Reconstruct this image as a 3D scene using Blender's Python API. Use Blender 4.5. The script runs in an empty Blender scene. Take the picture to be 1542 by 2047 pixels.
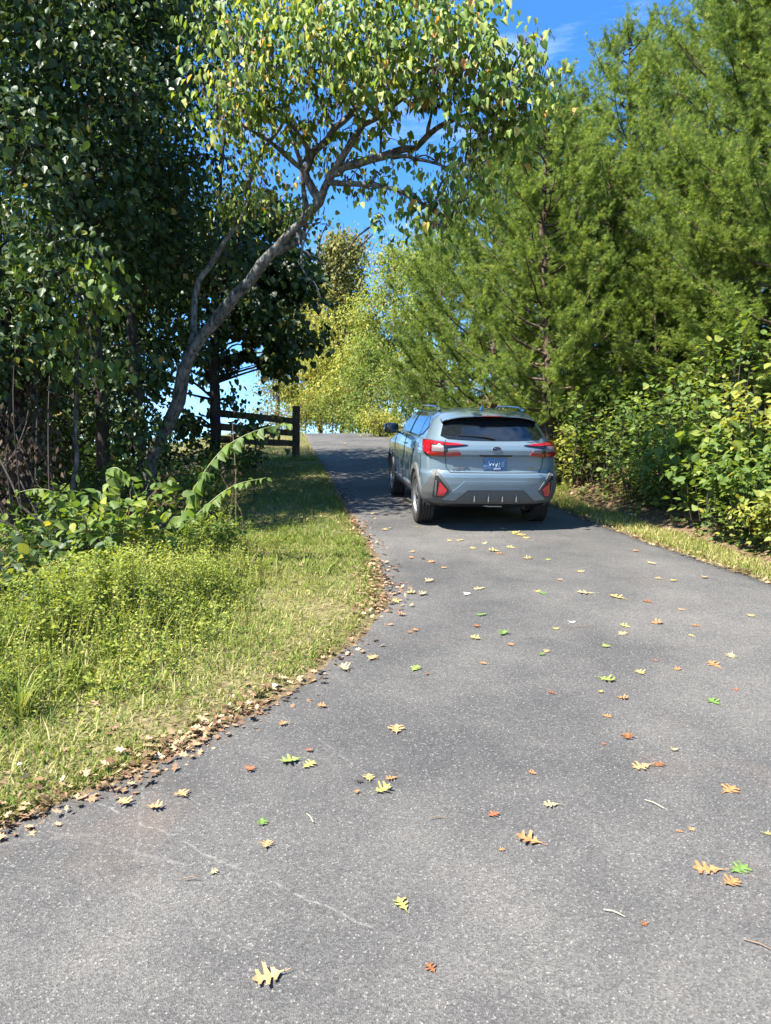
import bpy, bmesh, math, random
import numpy as np
from mathutils import Vector, Matrix, Euler

random.seed(7)
RNG = np.random.default_rng(11)
SC = bpy.context.scene
COL = SC.collection

# ------------------------------------------------------------------ camera
EYE = 1.8
FPX = 1462.0                       # focal length in pixels of the 1542 x 2047 picture
PITCH = -math.atan(23.5 / FPX)
cam_data = bpy.data.cameras.new("camera")
cam = bpy.data.objects.new("camera", cam_data)
COL.objects.link(cam)
cam.location = (0, 0, EYE)
cam.rotation_euler = (math.pi / 2 + PITCH, 0, 0)
cam_data.sensor_fit = 'VERTICAL'
cam_data.sensor_height = 36.0
cam_data.lens = 36.0 * FPX / 2047.0
cam_data.clip_start = 0.05
cam_data.clip_end = 2000
SC.camera = cam

# ------------------------------------------------------------------ sky, sun, exposure
SUN_EL = math.radians(54)
SUN_BEHIND = math.radians(33)      # the sun stands to the left, a little behind the camera
SV = Vector((-math.cos(SUN_BEHIND) * math.cos(SUN_EL), -math.sin(SUN_BEHIND) * math.cos(SUN_EL), math.sin(SUN_EL)))
world = bpy.data.worlds.new("World")
SC.world = world
world.use_nodes = True
wn, wl = world.node_tree.nodes, world.node_tree.links
wn.clear()
w_out = wn.new("ShaderNodeOutputWorld")
w_bg = wn.new("ShaderNodeBackground")
w_sky = wn.new("ShaderNodeTexSky")
w_sky.sky_type = 'NISHITA'
w_sky.sun_disc = False
w_sky.sun_elevation = SUN_EL
w_sky.sun_rotation = math.atan2(SV.x, SV.y)
w_sky.air_density = 1.0
w_sky.dust_density = 0.0
w_sky.ozone_density = 3.0
w_sky.altitude = 2500
w_hs = wn.new("ShaderNodeHueSaturation")
w_hs.inputs["Saturation"].default_value = 1.25
w_hs.inputs["Value"].default_value = 1.0
w_tc = wn.new("ShaderNodeTexCoord")
w_map = wn.new("ShaderNodeMapping")
w_map.inputs["Scale"].default_value = (1.2, 1.2, 7.0)
w_map.inputs["Rotation"].default_value = (0.0, 0.22, 0.4)
w_noi = wn.new("ShaderNodeTexNoise")
w_noi.inputs["Scale"].default_value = 2.2
w_noi.inputs["Detail"].default_value = 7
w_noi.inputs["Roughness"].default_value = 0.62
w_rmp = wn.new("ShaderNodeValToRGB")
w_rmp.color_ramp.elements[0].position = 0.54
w_rmp.color_ramp.elements[0].color = (0, 0, 0, 1)
w_rmp.color_ramp.elements[1].position = 0.86
w_rmp.color_ramp.elements[1].color = (0.35, 0.35, 0.35, 1)
w_mix = wn.new("ShaderNodeMixRGB")
w_mix.inputs["Color2"].default_value = (6.5, 7.0, 7.6, 1)
w_bg.inputs["Strength"].default_value = 0.12
wl.new(w_sky.outputs[0], w_hs.inputs["Color"])
wl.new(w_tc.outputs["Generated"], w_map.inputs[0])
wl.new(w_map.outputs[0], w_noi.inputs["Vector"])
wl.new(w_noi.outputs["Fac"], w_rmp.inputs[0])
wl.new(w_rmp.outputs[0], w_mix.inputs["Fac"])
w_gam = wn.new("ShaderNodeGamma")
w_gam.inputs[1].default_value = 1.0
wl.new(w_hs.outputs[0], w_gam.inputs[0])
wl.new(w_gam.outputs[0], w_mix.inputs["Color1"])
wl.new(w_mix.outputs[0], w_bg.inputs["Color"])
wl.new(w_bg.outputs[0], w_out.inputs[0])

sun_data = bpy.data.lights.new("sun", 'SUN')
sun_data.energy = 5.0
sun_data.angle = math.radians(0.53)
sun_data.color = (1.0, 0.95, 0.86)
sun = bpy.data.objects.new("sun", sun_data)
COL.objects.link(sun)
sun.rotation_euler = SV.to_track_quat('Z', 'Y').to_euler()
sun.location = (-20, -10, 30)

SC.view_settings.view_transform = 'Standard'
SC.view_settings.look = 'None'
SC.view_settings.gamma = 1.0
SC.view_settings.use_curve_mapping = False
SC.view_settings.exposure = 1.8
SC.render.engine = 'CYCLES'
SC.cycles.max_bounces = 8
SC.cycles.diffuse_bounces = 3
SC.cycles.glossy_bounces = 3
SC.cycles.transmission_bounces = 4
SC.cycles.transparent_max_bounces = 8
SC.cycles.use_adaptive_sampling = True
SC.cycles.use_denoising = True

# ------------------------------------------------------------------ helpers: space
_cr = np.array(cam.rotation_euler.to_matrix())

def ray(px, py):
    d = _cr @ np.array([(px - 771.0) / FPX, -(py - 1023.5) / FPX, -1.0])
    return d

def P(px, py, d):
    """the point seen at that pixel, d metres in front of the camera"""
    r = ray(px, py)
    t = d / r[1]
    return np.array([r[0] * t, d, EYE + r[2] * t])

def proj(pts):
    q = (np.asarray(pts) - np.array([0, 0, EYE])) @ _cr
    z = np.minimum(q[:, 2], -1e-3)
    return np.stack([771 + FPX * q[:, 0] / -z, 1023.5 - FPX * q[:, 1] / -z], 1)

# ------------------------------------------------------------------ terrain shape
_ys = np.linspace(-200, 600, 8001)
_sl = np.interp(_ys, [-200, -9, -4, 0, 31, 36, 44, 600], [0, 0, .10, .147, .147, .02, -.012, -.012])
_zb = np.concatenate([[0], np.cumsum((_sl[1:] + _sl[:-1]) / 2 * (_ys[1] - _ys[0]))])
_zb -= np.interp(0, _ys, _zb)

def base(y):
    return np.interp(y, _ys, _zb)

EDGE_D = [-40, -4, 0, 2.2, 2.98, 3.35, 4.28, 5.0, 5.66, 6.6, 7.6, 8.9, 10, 12, 15, 17.5, 20, 27, 33, 36, 38, 41, 46]
EDGE_L = [-60, -12, -5.2, -2.35, -1.57, -1.19, -.62, -.28, -.06, .02, -.05, -.2, -.38, -.66, -1.06, -1.43, -1.82, -2.83, -3.6, -4.3, -6, -12, -40]
EDGE_R = [60, 16, 9.2, 6.6, 5.9, 5.6, 4.95, 4.5, 4.15, 3.68, 3.4, 3.1, 2.87, 2.55, 2.1, 1.72, 1.34, .3, -.45, -.75, -1.0, -2.2, -7]

def edge_l(y):
    return np.interp(y, EDGE_D, EDGE_L)

def edge_r(y):
    return np.interp(y, EDGE_D, EDGE_R)

def _wob(x, y):
    return (np.sin(x * 1.7 + 1.3 * np.sin(y * .9)) * np.cos(y * 1.3 + .7 * np.sin(x * 1.1)) + .5 * np.sin(x * 4.1 + y * 2.3) * np.sin(y * 3.7 - x * 1.9))

def gz(x, y):
    x = np.asarray(x, float); y = np.asarray(y, float)
    z = base(y)
    yy = np.clip(y, -4, 36)
    l = edge_l(yy) - x
    r = x - edge_r(yy)
    # left: a level verge, then the land falls away
    t = np.clip(l - 2.6, 0, None)
    drop = np.minimum(.10 * t + .022 * t * t, 5 + .02 * t)
    z = z - drop + np.clip(l, 0, .25) * .12
    # right: a narrow verge, then a wooded bank
    t = np.clip(r - .75, 0, None)
    rise = 4.2 * (1 - np.exp(-t * .52 / 4.2)) * np.clip((y + 8) / 14, 0, 1)
    z = z + rise + np.clip(r, 0, .25) * .10
    away = np.clip(np.maximum(l, r) - .4, 0, 1.5) / 1.5
    z = z + _wob(x, y) * .055 * away
    return z

def gpt(px, py):
    """where the line of sight through that pixel meets the ground"""
    r = ray(px, py)
    t = np.linspace(1.2, 60, 4000)
    g = EYE + r[2] * t - gz(r[0] * t, r[1] * t)
    i = np.argmax(g < 0)
    if g[i] >= 0:
        i = len(t) - 1
    return np.array([r[0] * t[i], r[1] * t[i], float(gz(r[0] * t[i], r[1] * t[i]))])

# ------------------------------------------------------------------ helpers: objects
def tag(o, label, cat=None, group=None, kind=None):
    if label: o["label"] = label
    if cat: o["category"] = cat
    if group: o["group"] = group
    if kind: o["kind"] = kind
    return o

def empty(name, loc=(0, 0, 0)):
    o = bpy.data.objects.new(name, None)
    o.empty_display_size = .1
    o.location = loc
    COL.objects.link(o)
    return o

def link(name, me, mat=None, parent=None):
    if mat is not None:
        for m in (mat if isinstance(mat, (list, tuple)) else [mat]):
            me.materials.append(m)
    o = bpy.data.objects.new(name, me)
    COL.objects.link(o)
    if parent is not None:
        o.parent = parent
    return o

def np_mesh(name, V, F, smooth=False, rnd=None):
    """V (n,3); F (m,k) faces of one size"""
    V = np.ascontiguousarray(V, np.float32); F = np.ascontiguousarray(F, np.int32)
    me = bpy.data.meshes.new(name)
    m, k = F.shape
    me.vertices.add(len(V)); me.vertices.foreach_set("co", V.ravel())
    me.loops.add(m * k); me.loops.foreach_set("vertex_index", F.ravel())
    me.polygons.add(m)
    me.polygons.foreach_set("loop_start", np.arange(0, m * k, k, dtype=np.int32))
    if smooth:
        me.polygons.foreach_set("use_smooth", np.ones(m, bool))
    if rnd is not None:
        a = me.attributes.new("rnd", 'FLOAT', 'POINT')
        a.data.foreach_set("value", np.ascontiguousarray(rnd, np.float32))
    me.update()
    return me

def bm_mesh(name, bm, smooth=False, angle=None):
    me = bpy.data.meshes.new(name)
    bmesh.ops.recalc_face_normals(bm, faces=bm.faces)
    if smooth:
        for f in bm.faces: f.smooth = True
        if angle:
            for e in bm.edges:
                if len(e.link_faces) == 2 and e.calc_face_angle(0) > math.radians(angle):
                    e.smooth = False
    bm.to_mesh(me); bm.free()
    return me

def unit(a):
    return a / np.maximum(np.linalg.norm(a, axis=-1, keepdims=True), 1e-9)

def tubes(paths, sides=6):
    """paths: list of (points (n,3), radii (n,)) -> V, F, along"""
    Vs, Fs, off = [], [], 0
    for pts, rad in paths:
        pts = np.asarray(pts, float); rad = np.asarray(rad, float)
        n = len(pts)
        tan = unit(np.gradient(pts, axis=0))
        ref = np.array([0.31, 0.17, .93]) if abs(tan[0] @ np.array([0.31, 0.17, .93])) < .9 else np.array([1., 0, 0])
        a = unit(np.cross(tan, ref)); b = np.cross(tan, a)
        th = np.arange(sides) * 2 * math.pi / sides
        ring = pts[:, None, :] + rad[:, None, None] * (np.cos(th)[None, :, None] * a[:, None, :] + np.sin(th)[None, :, None] * b[:, None, :])
        Vs.append(ring.reshape(-1, 3))
        i = np.arange(n - 1)[:, None] * sides; j = np.arange(sides)[None, :]; j2 = (j + 1) % sides
        Fs.append(np.stack([i + j, i + j2, i + sides + j2, i + sides + j], -1).reshape(-1, 4) + off)
        off += n * sides
    return np.concatenate(Vs), np.concatenate(Fs)

def smooth_path(pts, n=20, wob=0.0, rng=RNG):
    """Catmull-Rom through points"""
    pts = np.asarray(pts, float)
    ext = np.vstack([2 * pts[0] - pts[1], pts, 2 * pts[-1] - pts[-2]])
    out = []
    k = len(pts) - 1
    for u in np.linspace(0, k - 1e-6, n):
        i = int(u); t = u - i
        p0, p1, p2, p3 = ext[i], ext[i + 1], ext[i + 2], ext[i + 3]
        out.append(.5 * ((2 * p1) + (-p0 + p2) * t + (2 * p0 - 5 * p1 + 4 * p2 - p3) * t * t + (-p0 + 3 * p1 - 3 * p2 + p3) * t ** 3))
    out = np.array(out)
    if wob:
        out[1:-1] += rng.normal(0, wob, (n - 2, 3))
    return out

# leaf templates: y runs from stalk to tip, z is the upper side
T_OVATE = (np.array([[0, 0, 0], [-.27, .42, .07], [0, 1, -.06], [.27, .42, .07]]), np.array([[0, 3, 2], [0, 2, 1]]))
T_HEART = (np.array([[0, 0, 0], [-.3, -.1, .02], [-.5, .2, .07], [-.36, .58, .05], [0, 1, -.12], [.36, .58, .05], [.5, .2, .07], [.3, -.1, .02]]),
           np.array([[0, 2, 1], [0, 3, 2], [0, 4, 3], [0, 5, 4], [0, 6, 5], [0, 7, 6]]))
T_FOLD = (np.array([[0, 0, 0], [-.24, -.1, .06], [-.38, .2, .2], [-.27, .58, .16], [0, 1, -.14], [.27, .58, .16], [.38, .2, .2], [.24, -.1, .06]]), T_HEART[1])
T_BROAD = (np.array([[0, 0, 0], [-.26, .14, .03], [-.36, .42, .06], [-.2, .76, .02], [0, 1, -.1], [.2, .76, .02], [.36, .42, .06], [.26, .14, .03]]),
           np.array([[0, 2, 1], [0, 3, 2], [0, 4, 3], [0, 5, 4], [0, 6, 5], [0, 7, 6]]))
T_POD = (np.array([[0, 0, 0], [-.09, .3, .03], [0, 1, 0], [.09, .5, -.03]]), np.array([[0, 3, 2], [0, 2, 1]]))

def leaves(name, tmpl, Pt, D, N, size, rnd):
    tv, tf = tmpl
    n = len(Pt)
    Y = unit(D); X = unit(np.cross(Y, N)); Z = np.cross(X, Y)
    s = np.asarray(size)[:, None, None]
    V = Pt[:, None, :] + s * (tv[None, :, 0:1] * X[:, None, :] + tv[None, :, 1:2] * Y[:, None, :] + tv[None, :, 2:3] * Z[:, None, :])
    k = len(tv)
    F = (tf[None] + (np.arange(n) * k)[:, None, None]).reshape(-1, 3)
    return np_mesh(name, V.reshape(-1, 3), F, rnd=np.repeat(rnd, k))

def merge(parts):
    """[(V, F, rnd)] of equal face size -> one"""
    Vs, Fs, Rs, off = [], [], [], 0
    for V, F, R in parts:
        Vs.append(V); Fs.append(F + off); Rs.append(R); off += len(V)
    return np.concatenate(Vs), np.concatenate(Fs), np.concatenate(Rs)

# ------------------------------------------------------------------ materials
MATS = {}

def new_mat(name):
    m = bpy.data.materials.new(name)
    m.use_nodes = True
    m.node_tree.nodes.clear()
    MATS[name] = m
    return m, m.node_tree.nodes, m.node_tree.links

def simple(name, col, rough=.5, metal=0., coat=0., spec=.5, bump=0., bscale=40., var=0.):
    m, n, l = new_mat(name)
    o = n.new("ShaderNodeOutputMaterial"); b = n.new("ShaderNodeBsdfPrincipled")
    b.inputs["Base Color"].default_value = (*col, 1)
    b.inputs["Roughness"].default_value = rough
    b.inputs["Metallic"].default_value = metal
    b.inputs["Coat Weight"].default_value = coat
    b.inputs["Coat Roughness"].default_value = .04
    b.inputs["Specular IOR Level"].default_value = spec
    l.new(b.outputs[0], o.inputs[0])
    if bump or var:
        t = n.new("ShaderNodeTexCoord"); x = n.new("ShaderNodeTexNoise")
        x.inputs["Scale"].default_value = bscale; x.inputs["Detail"].default_value = 6
        l.new(t.outputs["Object"], x.inputs["Vector"])
        if bump:
            bp = n.new("ShaderNodeBump"); bp.inputs["Strength"].default_value = bump; bp.inputs["Distance"].default_value = .02
            l.new(x.outputs["Fac"], bp.inputs["Height"]); l.new(bp.outputs[0], b.inputs["Normal"])
        if var:
            r = n.new("ShaderNodeValToRGB")
            r.color_ramp.elements[0].position = .3; r.color_ramp.elements[1].position = .7
            r.color_ramp.elements[0].color = (*[c * (1 - var) for c in col], 1)
            r.color_ramp.elements[1].color = (*[min(1, c * (1 + var)) for c in col], 1)
            l.new(x.outputs["Fac"], r.inputs[0]); l.new(r.outputs[0], b.inputs["Base Color"])
    return m

def foliage(name, cols, trans=.35, rough=.5, tint=(1.25, 1.3, .55), spec=.35):
    """cols: list of (pos, rgb) picked by the per-leaf number"""
    m, n, l = new_mat(name)
    o = n.new("ShaderNodeOutputMaterial"); b = n.new("ShaderNodeBsdfPrincipled"); t = n.new("ShaderNodeBsdfTranslucent")
    mx = n.new("ShaderNodeMixShader"); a = n.new("ShaderNodeAttribute"); r = n.new("ShaderNodeValToRGB")
    a.attribute_name = "rnd"
    while len(r.color_ramp.elements) < len(cols): r.color_ramp.elements.new(.5)
    for e, (p, c) in zip(r.color_ramp.elements, cols):
        e.position = p; e.color = (*c, 1)
    g = n.new("ShaderNodeMixRGB"); g.blend_type = 'MULTIPLY'; g.inputs[0].default_value = 1
    g.inputs[2].default_value = (*tint, 1)
    b.inputs["Roughness"].default_value = rough
    b.inputs["Specular IOR Level"].default_value = spec
    mx.inputs[0].default_value = trans
    l.new(a.outputs["Fac"], r.inputs[0]); l.new(r.outputs[0], b.inputs["Base Color"])
    l.new(r.outputs[0], g.inputs[1]); l.new(g.outputs[0], t.inputs["Color"])
    l.new(b.outputs[0], mx.inputs[1]); l.new(t.outputs[0], mx.inputs[2]); l.new(mx.outputs[0], o.inputs[0])
    return m

def bark(name, c1, c2, scale=9, stretch=.25, bump=.6):
    m, n, l = new_mat(name)
    o = n.new("ShaderNodeOutputMaterial"); b = n.new("ShaderNodeBsdfPrincipled")
    t = n.new("ShaderNodeTexCoord"); mp = n.new("ShaderNodeMapping"); x = n.new("ShaderNodeTexNoise"); x2 = n.new("ShaderNodeTexNoise")
    mp.inputs["Scale"].default_value = (1, 1, stretch)
    x.inputs["Scale"].default_value = scale; x.inputs["Detail"].default_value = 8; x.inputs["Roughness"].default_value = .65
    x2.inputs["Scale"].default_value = 3.2; x2.inputs["Detail"].default_value = 3
    r = n.new("ShaderNodeValToRGB")
    r.color_ramp.elements[0].position = .35; r.color_ramp.elements[0].color = (*c1, 1)
    r.color_ramp.elements[1].position = .68; r.color_ramp.elements[1].color = (*c2, 1)
    mx = n.new("ShaderNodeMixRGB"); mx.blend_type = 'MULTIPLY'; mx.inputs[0].default_value = .6
    bp = n.new("ShaderNodeBump"); bp.inputs["Strength"].default_value = bump; bp.inputs["Distance"].default_value = .02
    b.inputs["Roughness"].default_value = .9
    b.inputs["Specular IOR Level"].default_value = .15
    l.new(t.outputs["Object"], mp.inputs[0]); l.new(mp.outputs[0], x.inputs["Vector"]); l.new(t.outputs["Object"], x2.inputs["Vector"])
    l.new(x.outputs["Fac"], r.inputs[0]); l.new(r.outputs[0], mx.inputs[1])
    r2 = n.new("ShaderNodeValToRGB"); r2.color_ramp.elements[0].position = .4; r2.color_ramp.elements[0].color = (.45, .45, .45, 1); r2.color_ramp.elements[1].position = .6
    l.new(x2.outputs["Fac"], r2.inputs[0]); l.new(r2.outputs[0], mx.inputs[2])
    l.new(mx.outputs[0], b.inputs["Base Color"]); l.new(x.outputs["Fac"], bp.inputs["Height"]); l.new(bp.outputs[0], b.inputs["Normal"])
    l.new(b.outputs[0], o.inputs[0])
    return m

CRACKS = [(-1.35, 3.22, -.05, 2.42, .007, .5), (-1.62, 3.05, -.75, 2.75, .012, .3), (-1.75, 2.85, -1.15, 2.95, .018, .25), (-.62, 4.1, .0, 3.3, .008, .28), (-1.1, 3.3, -.9, 2.6, .008, .25), (-.05, 2.42, .6, 2.12, .006, .3), (-1.2, 2.75, -.2, 2.2, .006, .25)]

def asphalt():
    m, n, l = new_mat("asphalt")
    o = n.new("ShaderNodeOutputMaterial"); b = n.new("ShaderNodeBsdfPrincipled"); t = n.new("ShaderNodeTexCoord")
    def noise(scale, det=4, rough=.55):
        x = n.new("ShaderNodeTexNoise"); x.inputs["Scale"].default_value = scale; x.inputs["Detail"].default_value = det
        x.inputs["Roughness"].default_value = rough; l.new(t.outputs["Object"], x.inputs["Vector"]); return x
    def ramp(src, p0, c0, p1, c1):
        r = n.new("ShaderNodeValToRGB"); r.color_ramp.elements[0].position = p0; r.color_ramp.elements[1].position = p1
        r.color_ramp.elements[0].color = (*c0, 1); r.color_ramp.elements[1].color = (*c1, 1); l.new(src, r.inputs[0]); return r
    def mix(kind, f, a, c):
        x = n.new("ShaderNodeMixRGB"); x.blend_type = kind
        if isinstance(f, float): x.inputs[0].default_value = f
        else: l.new(f, x.inputs[0])
        l.new(a, x.inputs[1])
        if isinstance(c, tuple): x.inputs[2].default_value = (*c, 1)
        else: l.new(c, x.inputs[2])
        return x.outputs[0]
    big = noise(.55, 5, .6)
    col = ramp(big.outputs["Fac"], .38, (.061, .060, .059), .62, (.107, .102, .095)).outputs[0]
    mid = noise(3.2, 4)
    col = mix('MULTIPLY', .5, col, ramp(mid.outputs["Fac"], .3, (.72, .73, .75), .7, (1.12, 1.1, 1.06)).outputs[0])
    # aggregate: every stone its own grey
    v = n.new("ShaderNodeTexVoronoi"); v.inputs["Scale"].default_value = 165; l.new(t.outputs["Object"], v.inputs["Vector"])
    sp = n.new("ShaderNodeSeparateColor"); l.new(v.outputs["Color"], sp.inputs[0])
    st = ramp(sp.outputs[0], .1, (.62, .62, .63), .9, (1.38, 1.36, 1.32))
    st.color_ramp.interpolation = 'LINEAR'
    col = mix('MULTIPLY', .85, col, st.outputs[0])
    li = ramp(sp.outputs[1], .95, (0, 0, 0), .97, (1, 1, 1))
    col = mix('MIX', mix('MULTIPLY', 1.0, li.outputs[0], (.55, .55, .55)), col, (.27, .255, .23))
    # rusty dust
    ru = ramp(noise(.9, 6, .7).outputs["Fac"], .60, (0, 0, 0), .78, (.35, .35, .35))
    col = mix('MIX', ru.outputs[0], col, (.17, .115, .085))
    # old hairline cracks and scuffs filled with pale dust
    sep = n.new("ShaderNodeSeparateXYZ"); l.new(t.outputs["Object"], sep.inputs[0])
    wob = noise(5.0, 5, .7)
    def math_(op, a_, b_):
        q = n.new("ShaderNodeMath"); q.operation = op
        for i_, v_ in enumerate((a_, b_)):
            if isinstance(v_, (int, float)): q.inputs[i_].default_value = v_
            else: l.new(v_, q.inputs[i_])
        return q.outputs[0]
    brk = ramp(noise(22, 3).outputs["Fac"], .42, (0, 0, 0), .62, (1, 1, 1))
    for (x0, y0, x1, y1, wd, st_) in CRACKS:
        L_ = math.hypot(x1 - x0, y1 - y0); ux, uy = (x1 - x0) / L_, (y1 - y0) / L_
        dx = math_('SUBTRACT', sep.outputs[0], x0); dy = math_('SUBTRACT', sep.outputs[1], y0)
        al = math_('ADD', math_('MULTIPLY', dx, ux), math_('MULTIPLY', dy, uy))
        ac = math_('ADD', math_('MULTIPLY', dx, -uy), math_('MULTIPLY', dy, ux))
        ac = math_('ABSOLUTE', math_('ADD', ac, math_('MULTIPLY', math_('SUBTRACT', wob.outputs["Fac"], .5), .09)), 0)
        line = ramp(math_('DIVIDE', ac, wd), .35, (st_, st_, st_), 1.0, (0, 0, 0)).outputs[0]
        inr = math_('MULTIPLY', math_('GREATER_THAN', al, 0), math_('LESS_THAN', al, L_))
        ck = mix('MULTIPLY', 1.0, mix('MULTIPLY', 1.0, line, brk.outputs[0]), inr)
        col = mix('MIX', ck, col, (.25, .235, .21))
    l.new(col, b.inputs["Base Color"])
    b.inputs["Roughness"].default_value = .82
    b.inputs["Specular IOR Level"].default_value = .3
    bp = n.new("ShaderNodeBump"); bp.inputs["Strength"].default_value = .55; bp.inputs["Distance"].default_value = .006
    l.new(v.outputs["Distance"], bp.inputs["Height"]); l.new(bp.outputs[0], b.inputs["Normal"])
    l.new(b.outputs[0], o.inputs[0])
    return m

def soil():
    m, n, l = new_mat("soil")
    o = n.new("ShaderNodeOutputMaterial"); b = n.new("ShaderNodeBsdfPrincipled"); t = n.new("ShaderNodeTexCoord")
    def noise(scale, det=5):
        x = n.new("ShaderNodeTexNoise"); x.inputs["Scale"].default_value = scale; x.inputs["Detail"].default_value = det
        x.inputs["Roughness"].default_value = .65; l.new(t.outputs["Object"], x.inputs["Vector"]); return x
    a, c = noise(14, 8), noise(26, 8)
    r = n.new("ShaderNodeValToRGB"); r.color_ramp.elements[0].position = .3; r.color_ramp.elements[0].color = (.055, .036, .022, 1)
    r.color_ramp.elements[1].position = .7; r.color_ramp.elements[1].color = (.20, .135, .08, 1)
    r2 = n.new("ShaderNodeValToRGB"); r2.color_ramp.elements[0].position = .35; r2.color_ramp.elements[0].color = (.055, .052, .022, 1)
    r2.color_ramp.elements[1].position = .65; r2.color_ramp.elements[1].color = (.26, .22, .11, 1)
    at = n.new("ShaderNodeAttribute"); at.attribute_name = "verge"
    mx = n.new("ShaderNodeMixRGB")
    l.new(a.outputs["Fac"], r.inputs[0]); l.new(c.outputs["Fac"], r2.inputs[0])
    l.new(at.outputs["Fac"], mx.inputs[0]); l.new(r.outputs[0], mx.inputs[1]); l.new(r2.outputs[0], mx.inputs[2])
    l.new(mx.outputs[0], b.inputs["Base Color"])
    b.inputs["Roughness"].default_value = .95; b.inputs["Specular IOR Level"].default_value = .1
    bp = n.new("ShaderNodeBump"); bp.inputs["Strength"].default_value = .8; bp.inputs["Distance"].default_value = .04
    l.new(a.outputs["Fac"], bp.inputs["Height"]); l.new(bp.outputs[0], b.inputs["Normal"]); l.new(b.outputs[0], o.inputs[0])
    return m

M_ASPHALT, M_SOIL = asphalt(), soil()
M_CEDAR = foliage("cedar_foliage", [(0, (.070, .112, .030)), (.35, (.160, .235, .056)), (.75, (.27, .335, .080)), (1, (.40, .39, .14))], .52, .7, (1.15, 1.12, .6), .12)
M_REDBUD = foliage("redbud_leaf", [(0, (.055, .115, .026)), (.35, (.120, .205, .040)), (.65, (.24, .31, .065)), (.90, (.42, .42, .14)), (.985, (.55, .42, .11)), (1, (.50, .27, .09))], .42, .5, (1.35, 1.22, .45), .2)
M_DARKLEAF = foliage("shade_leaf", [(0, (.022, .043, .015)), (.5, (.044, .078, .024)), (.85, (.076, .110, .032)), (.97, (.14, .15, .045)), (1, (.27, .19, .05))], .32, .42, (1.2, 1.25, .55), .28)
M_YELLOWLEAF = foliage("autumn_leaf", [(0, (.16, .20, .042)), (.4, (.28, .31, .062)), (.75, (.44, .40, .085)), (1, (.54, .42, .13))], .42, .6, (1.2, 1.1, .6), .15)
M_GREENLEAF = foliage("light_green_leaf", [(0, (.10, .15, .03)), (.5, (.20, .26, .055)), (.85, (.32, .33, .08)), (1, (.45, .38, .11))], .42, .6, (1.2, 1.15, .55), .15)
M_DRYLEAF = foliage("dry_crown_leaf", [(0, (.12, .14, .042)), (.5, (.24, .235, .072)), (1, (.38, .30, .12))], .38, .65, (1.2, 1.08, .6), .15)
M_SHRUB = foliage("shrub_leaf", [(0, (.060, .11, .026)), (.5, (.135, .205, .045)), (.85, (.25, .295, .062)), (1, (.40, .35, .07))], .45, .5, (1.3, 1.25, .5), .22)
M_SHRUBY = foliage("yellowing_shrub_leaf", [(0, (.14, .185, .036)), (.5, (.25, .275, .055)), (1, (.42, .36, .065))], .42, .5, (1.25, 1.2, .5), .25)
M_GRASS = foliage("grass_blade", [(0, (.085, .145, .028)), (.4, (.175, .235, .050)), (.7, (.30, .31, .09)), (1, (.50, .43, .22))], .38, .7, (1.2, 1.15, .6), .12)
M_WEED = foliage("weed_leaf", [(0, (.12, .18, .03)), (.5, (.27, .32, .06)), (1, (.46, .45, .13))], .42, .7, (1.2, 1.15, .5), .12)
M_LITTER = foliage("dry_litter", [(0, (.085, .048, .030)), (.4, (.20, .115, .066)), (.8, (.36, .235, .135)), (1, (.50, .38, .23))], .10, .8, (1.1, .9, .6), .12)
M_DEADVINE = foliage("dead_vine_leaf", [(0, (.028, .020, .014)), (.6, (.065, .046, .032)), (1, (.12, .088, .062))], .12, .8, (1, .9, .7), .1)
M_POD = foliage("seed_pod", [(0, (.030, .014, .010)), (1, (.085, .035, .022))], .10, .55, (1, .7, .5), .3)
M_BARK_GREY = bark("lichen_grey_bark", (.030, .027, .023), (.24, .23, .205), 20, .4, .9)
M_BARK_DARK = bark("dark_bark", (.022, .018, .015), (.085, .072, .060), 14, .22)
M_BARK_CEDAR = bark("cedar_bark", (.050, .034, .024), (.19, .135, .10), 22, .1)
M_STEM_RED = simple("red_brown_stem", (.20, .125, .07), .6)
M_STEM_GREEN = simple("green_stem", (.16, .18, .06), .6)

# ------------------------------------------------------------------ ground and road
def spaced(lo, a, b, hi, fine, n_out):
    left = a - np.geomspace(.3, a - lo, n_out)[::-1]
    right = b + np.geomspace(.3, hi - b, n_out)
    return np.concatenate([left, np.arange(a, b + fine / 2, fine), right])

def build_ground():
    xs = spaced(-500, -12, 12, 500, .22, 26)
    ys = spaced(-300, -2, 40, 900, .24, 26)
    X, Y = np.meshgrid(xs, ys)
    Z = gz(X, Y)
    yy = np.clip(Y, -4, 36)
    inside = (X > edge_l(Y) + .15) & (X < edge_r(Y) - .15) & (Y < 44) & (Y > -30)
    Z = Z - np.where(inside, .05, 0)
    nx = len(xs)
    i, j = np.meshgrid(np.arange(nx - 1), np.arange(len(ys) - 1))
    a = (j * nx + i).ravel()
    F = np.stack([a, a + 1, a + nx + 1, a + nx], 1)
    me = np_mesh("ground", np.stack([X, Y, Z], -1).reshape(-1, 3), F, smooth=True)
    l = edge_l(yy) - X
    r = X - edge_r(yy)
    v = np.clip(1 - np.abs(l - .9) / 2.0, 0, 1) * (l > 0) + np.clip(1 - r / .8, 0, 1) * (r > 0) * .8
    v = np.where(Y > 17, np.maximum(v, ((l > 0) & (l < 30)) * .9), v)
    at = me.attributes.new("verge", 'FLOAT', 'POINT'); at.data.foreach_set("value", v.astype(np.float32).ravel())
    o = link("ground", me, M_SOIL)
    tag(o, "sloping soil ground with verge and wooded bank beside the drive", None, None, "structure")

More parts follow.
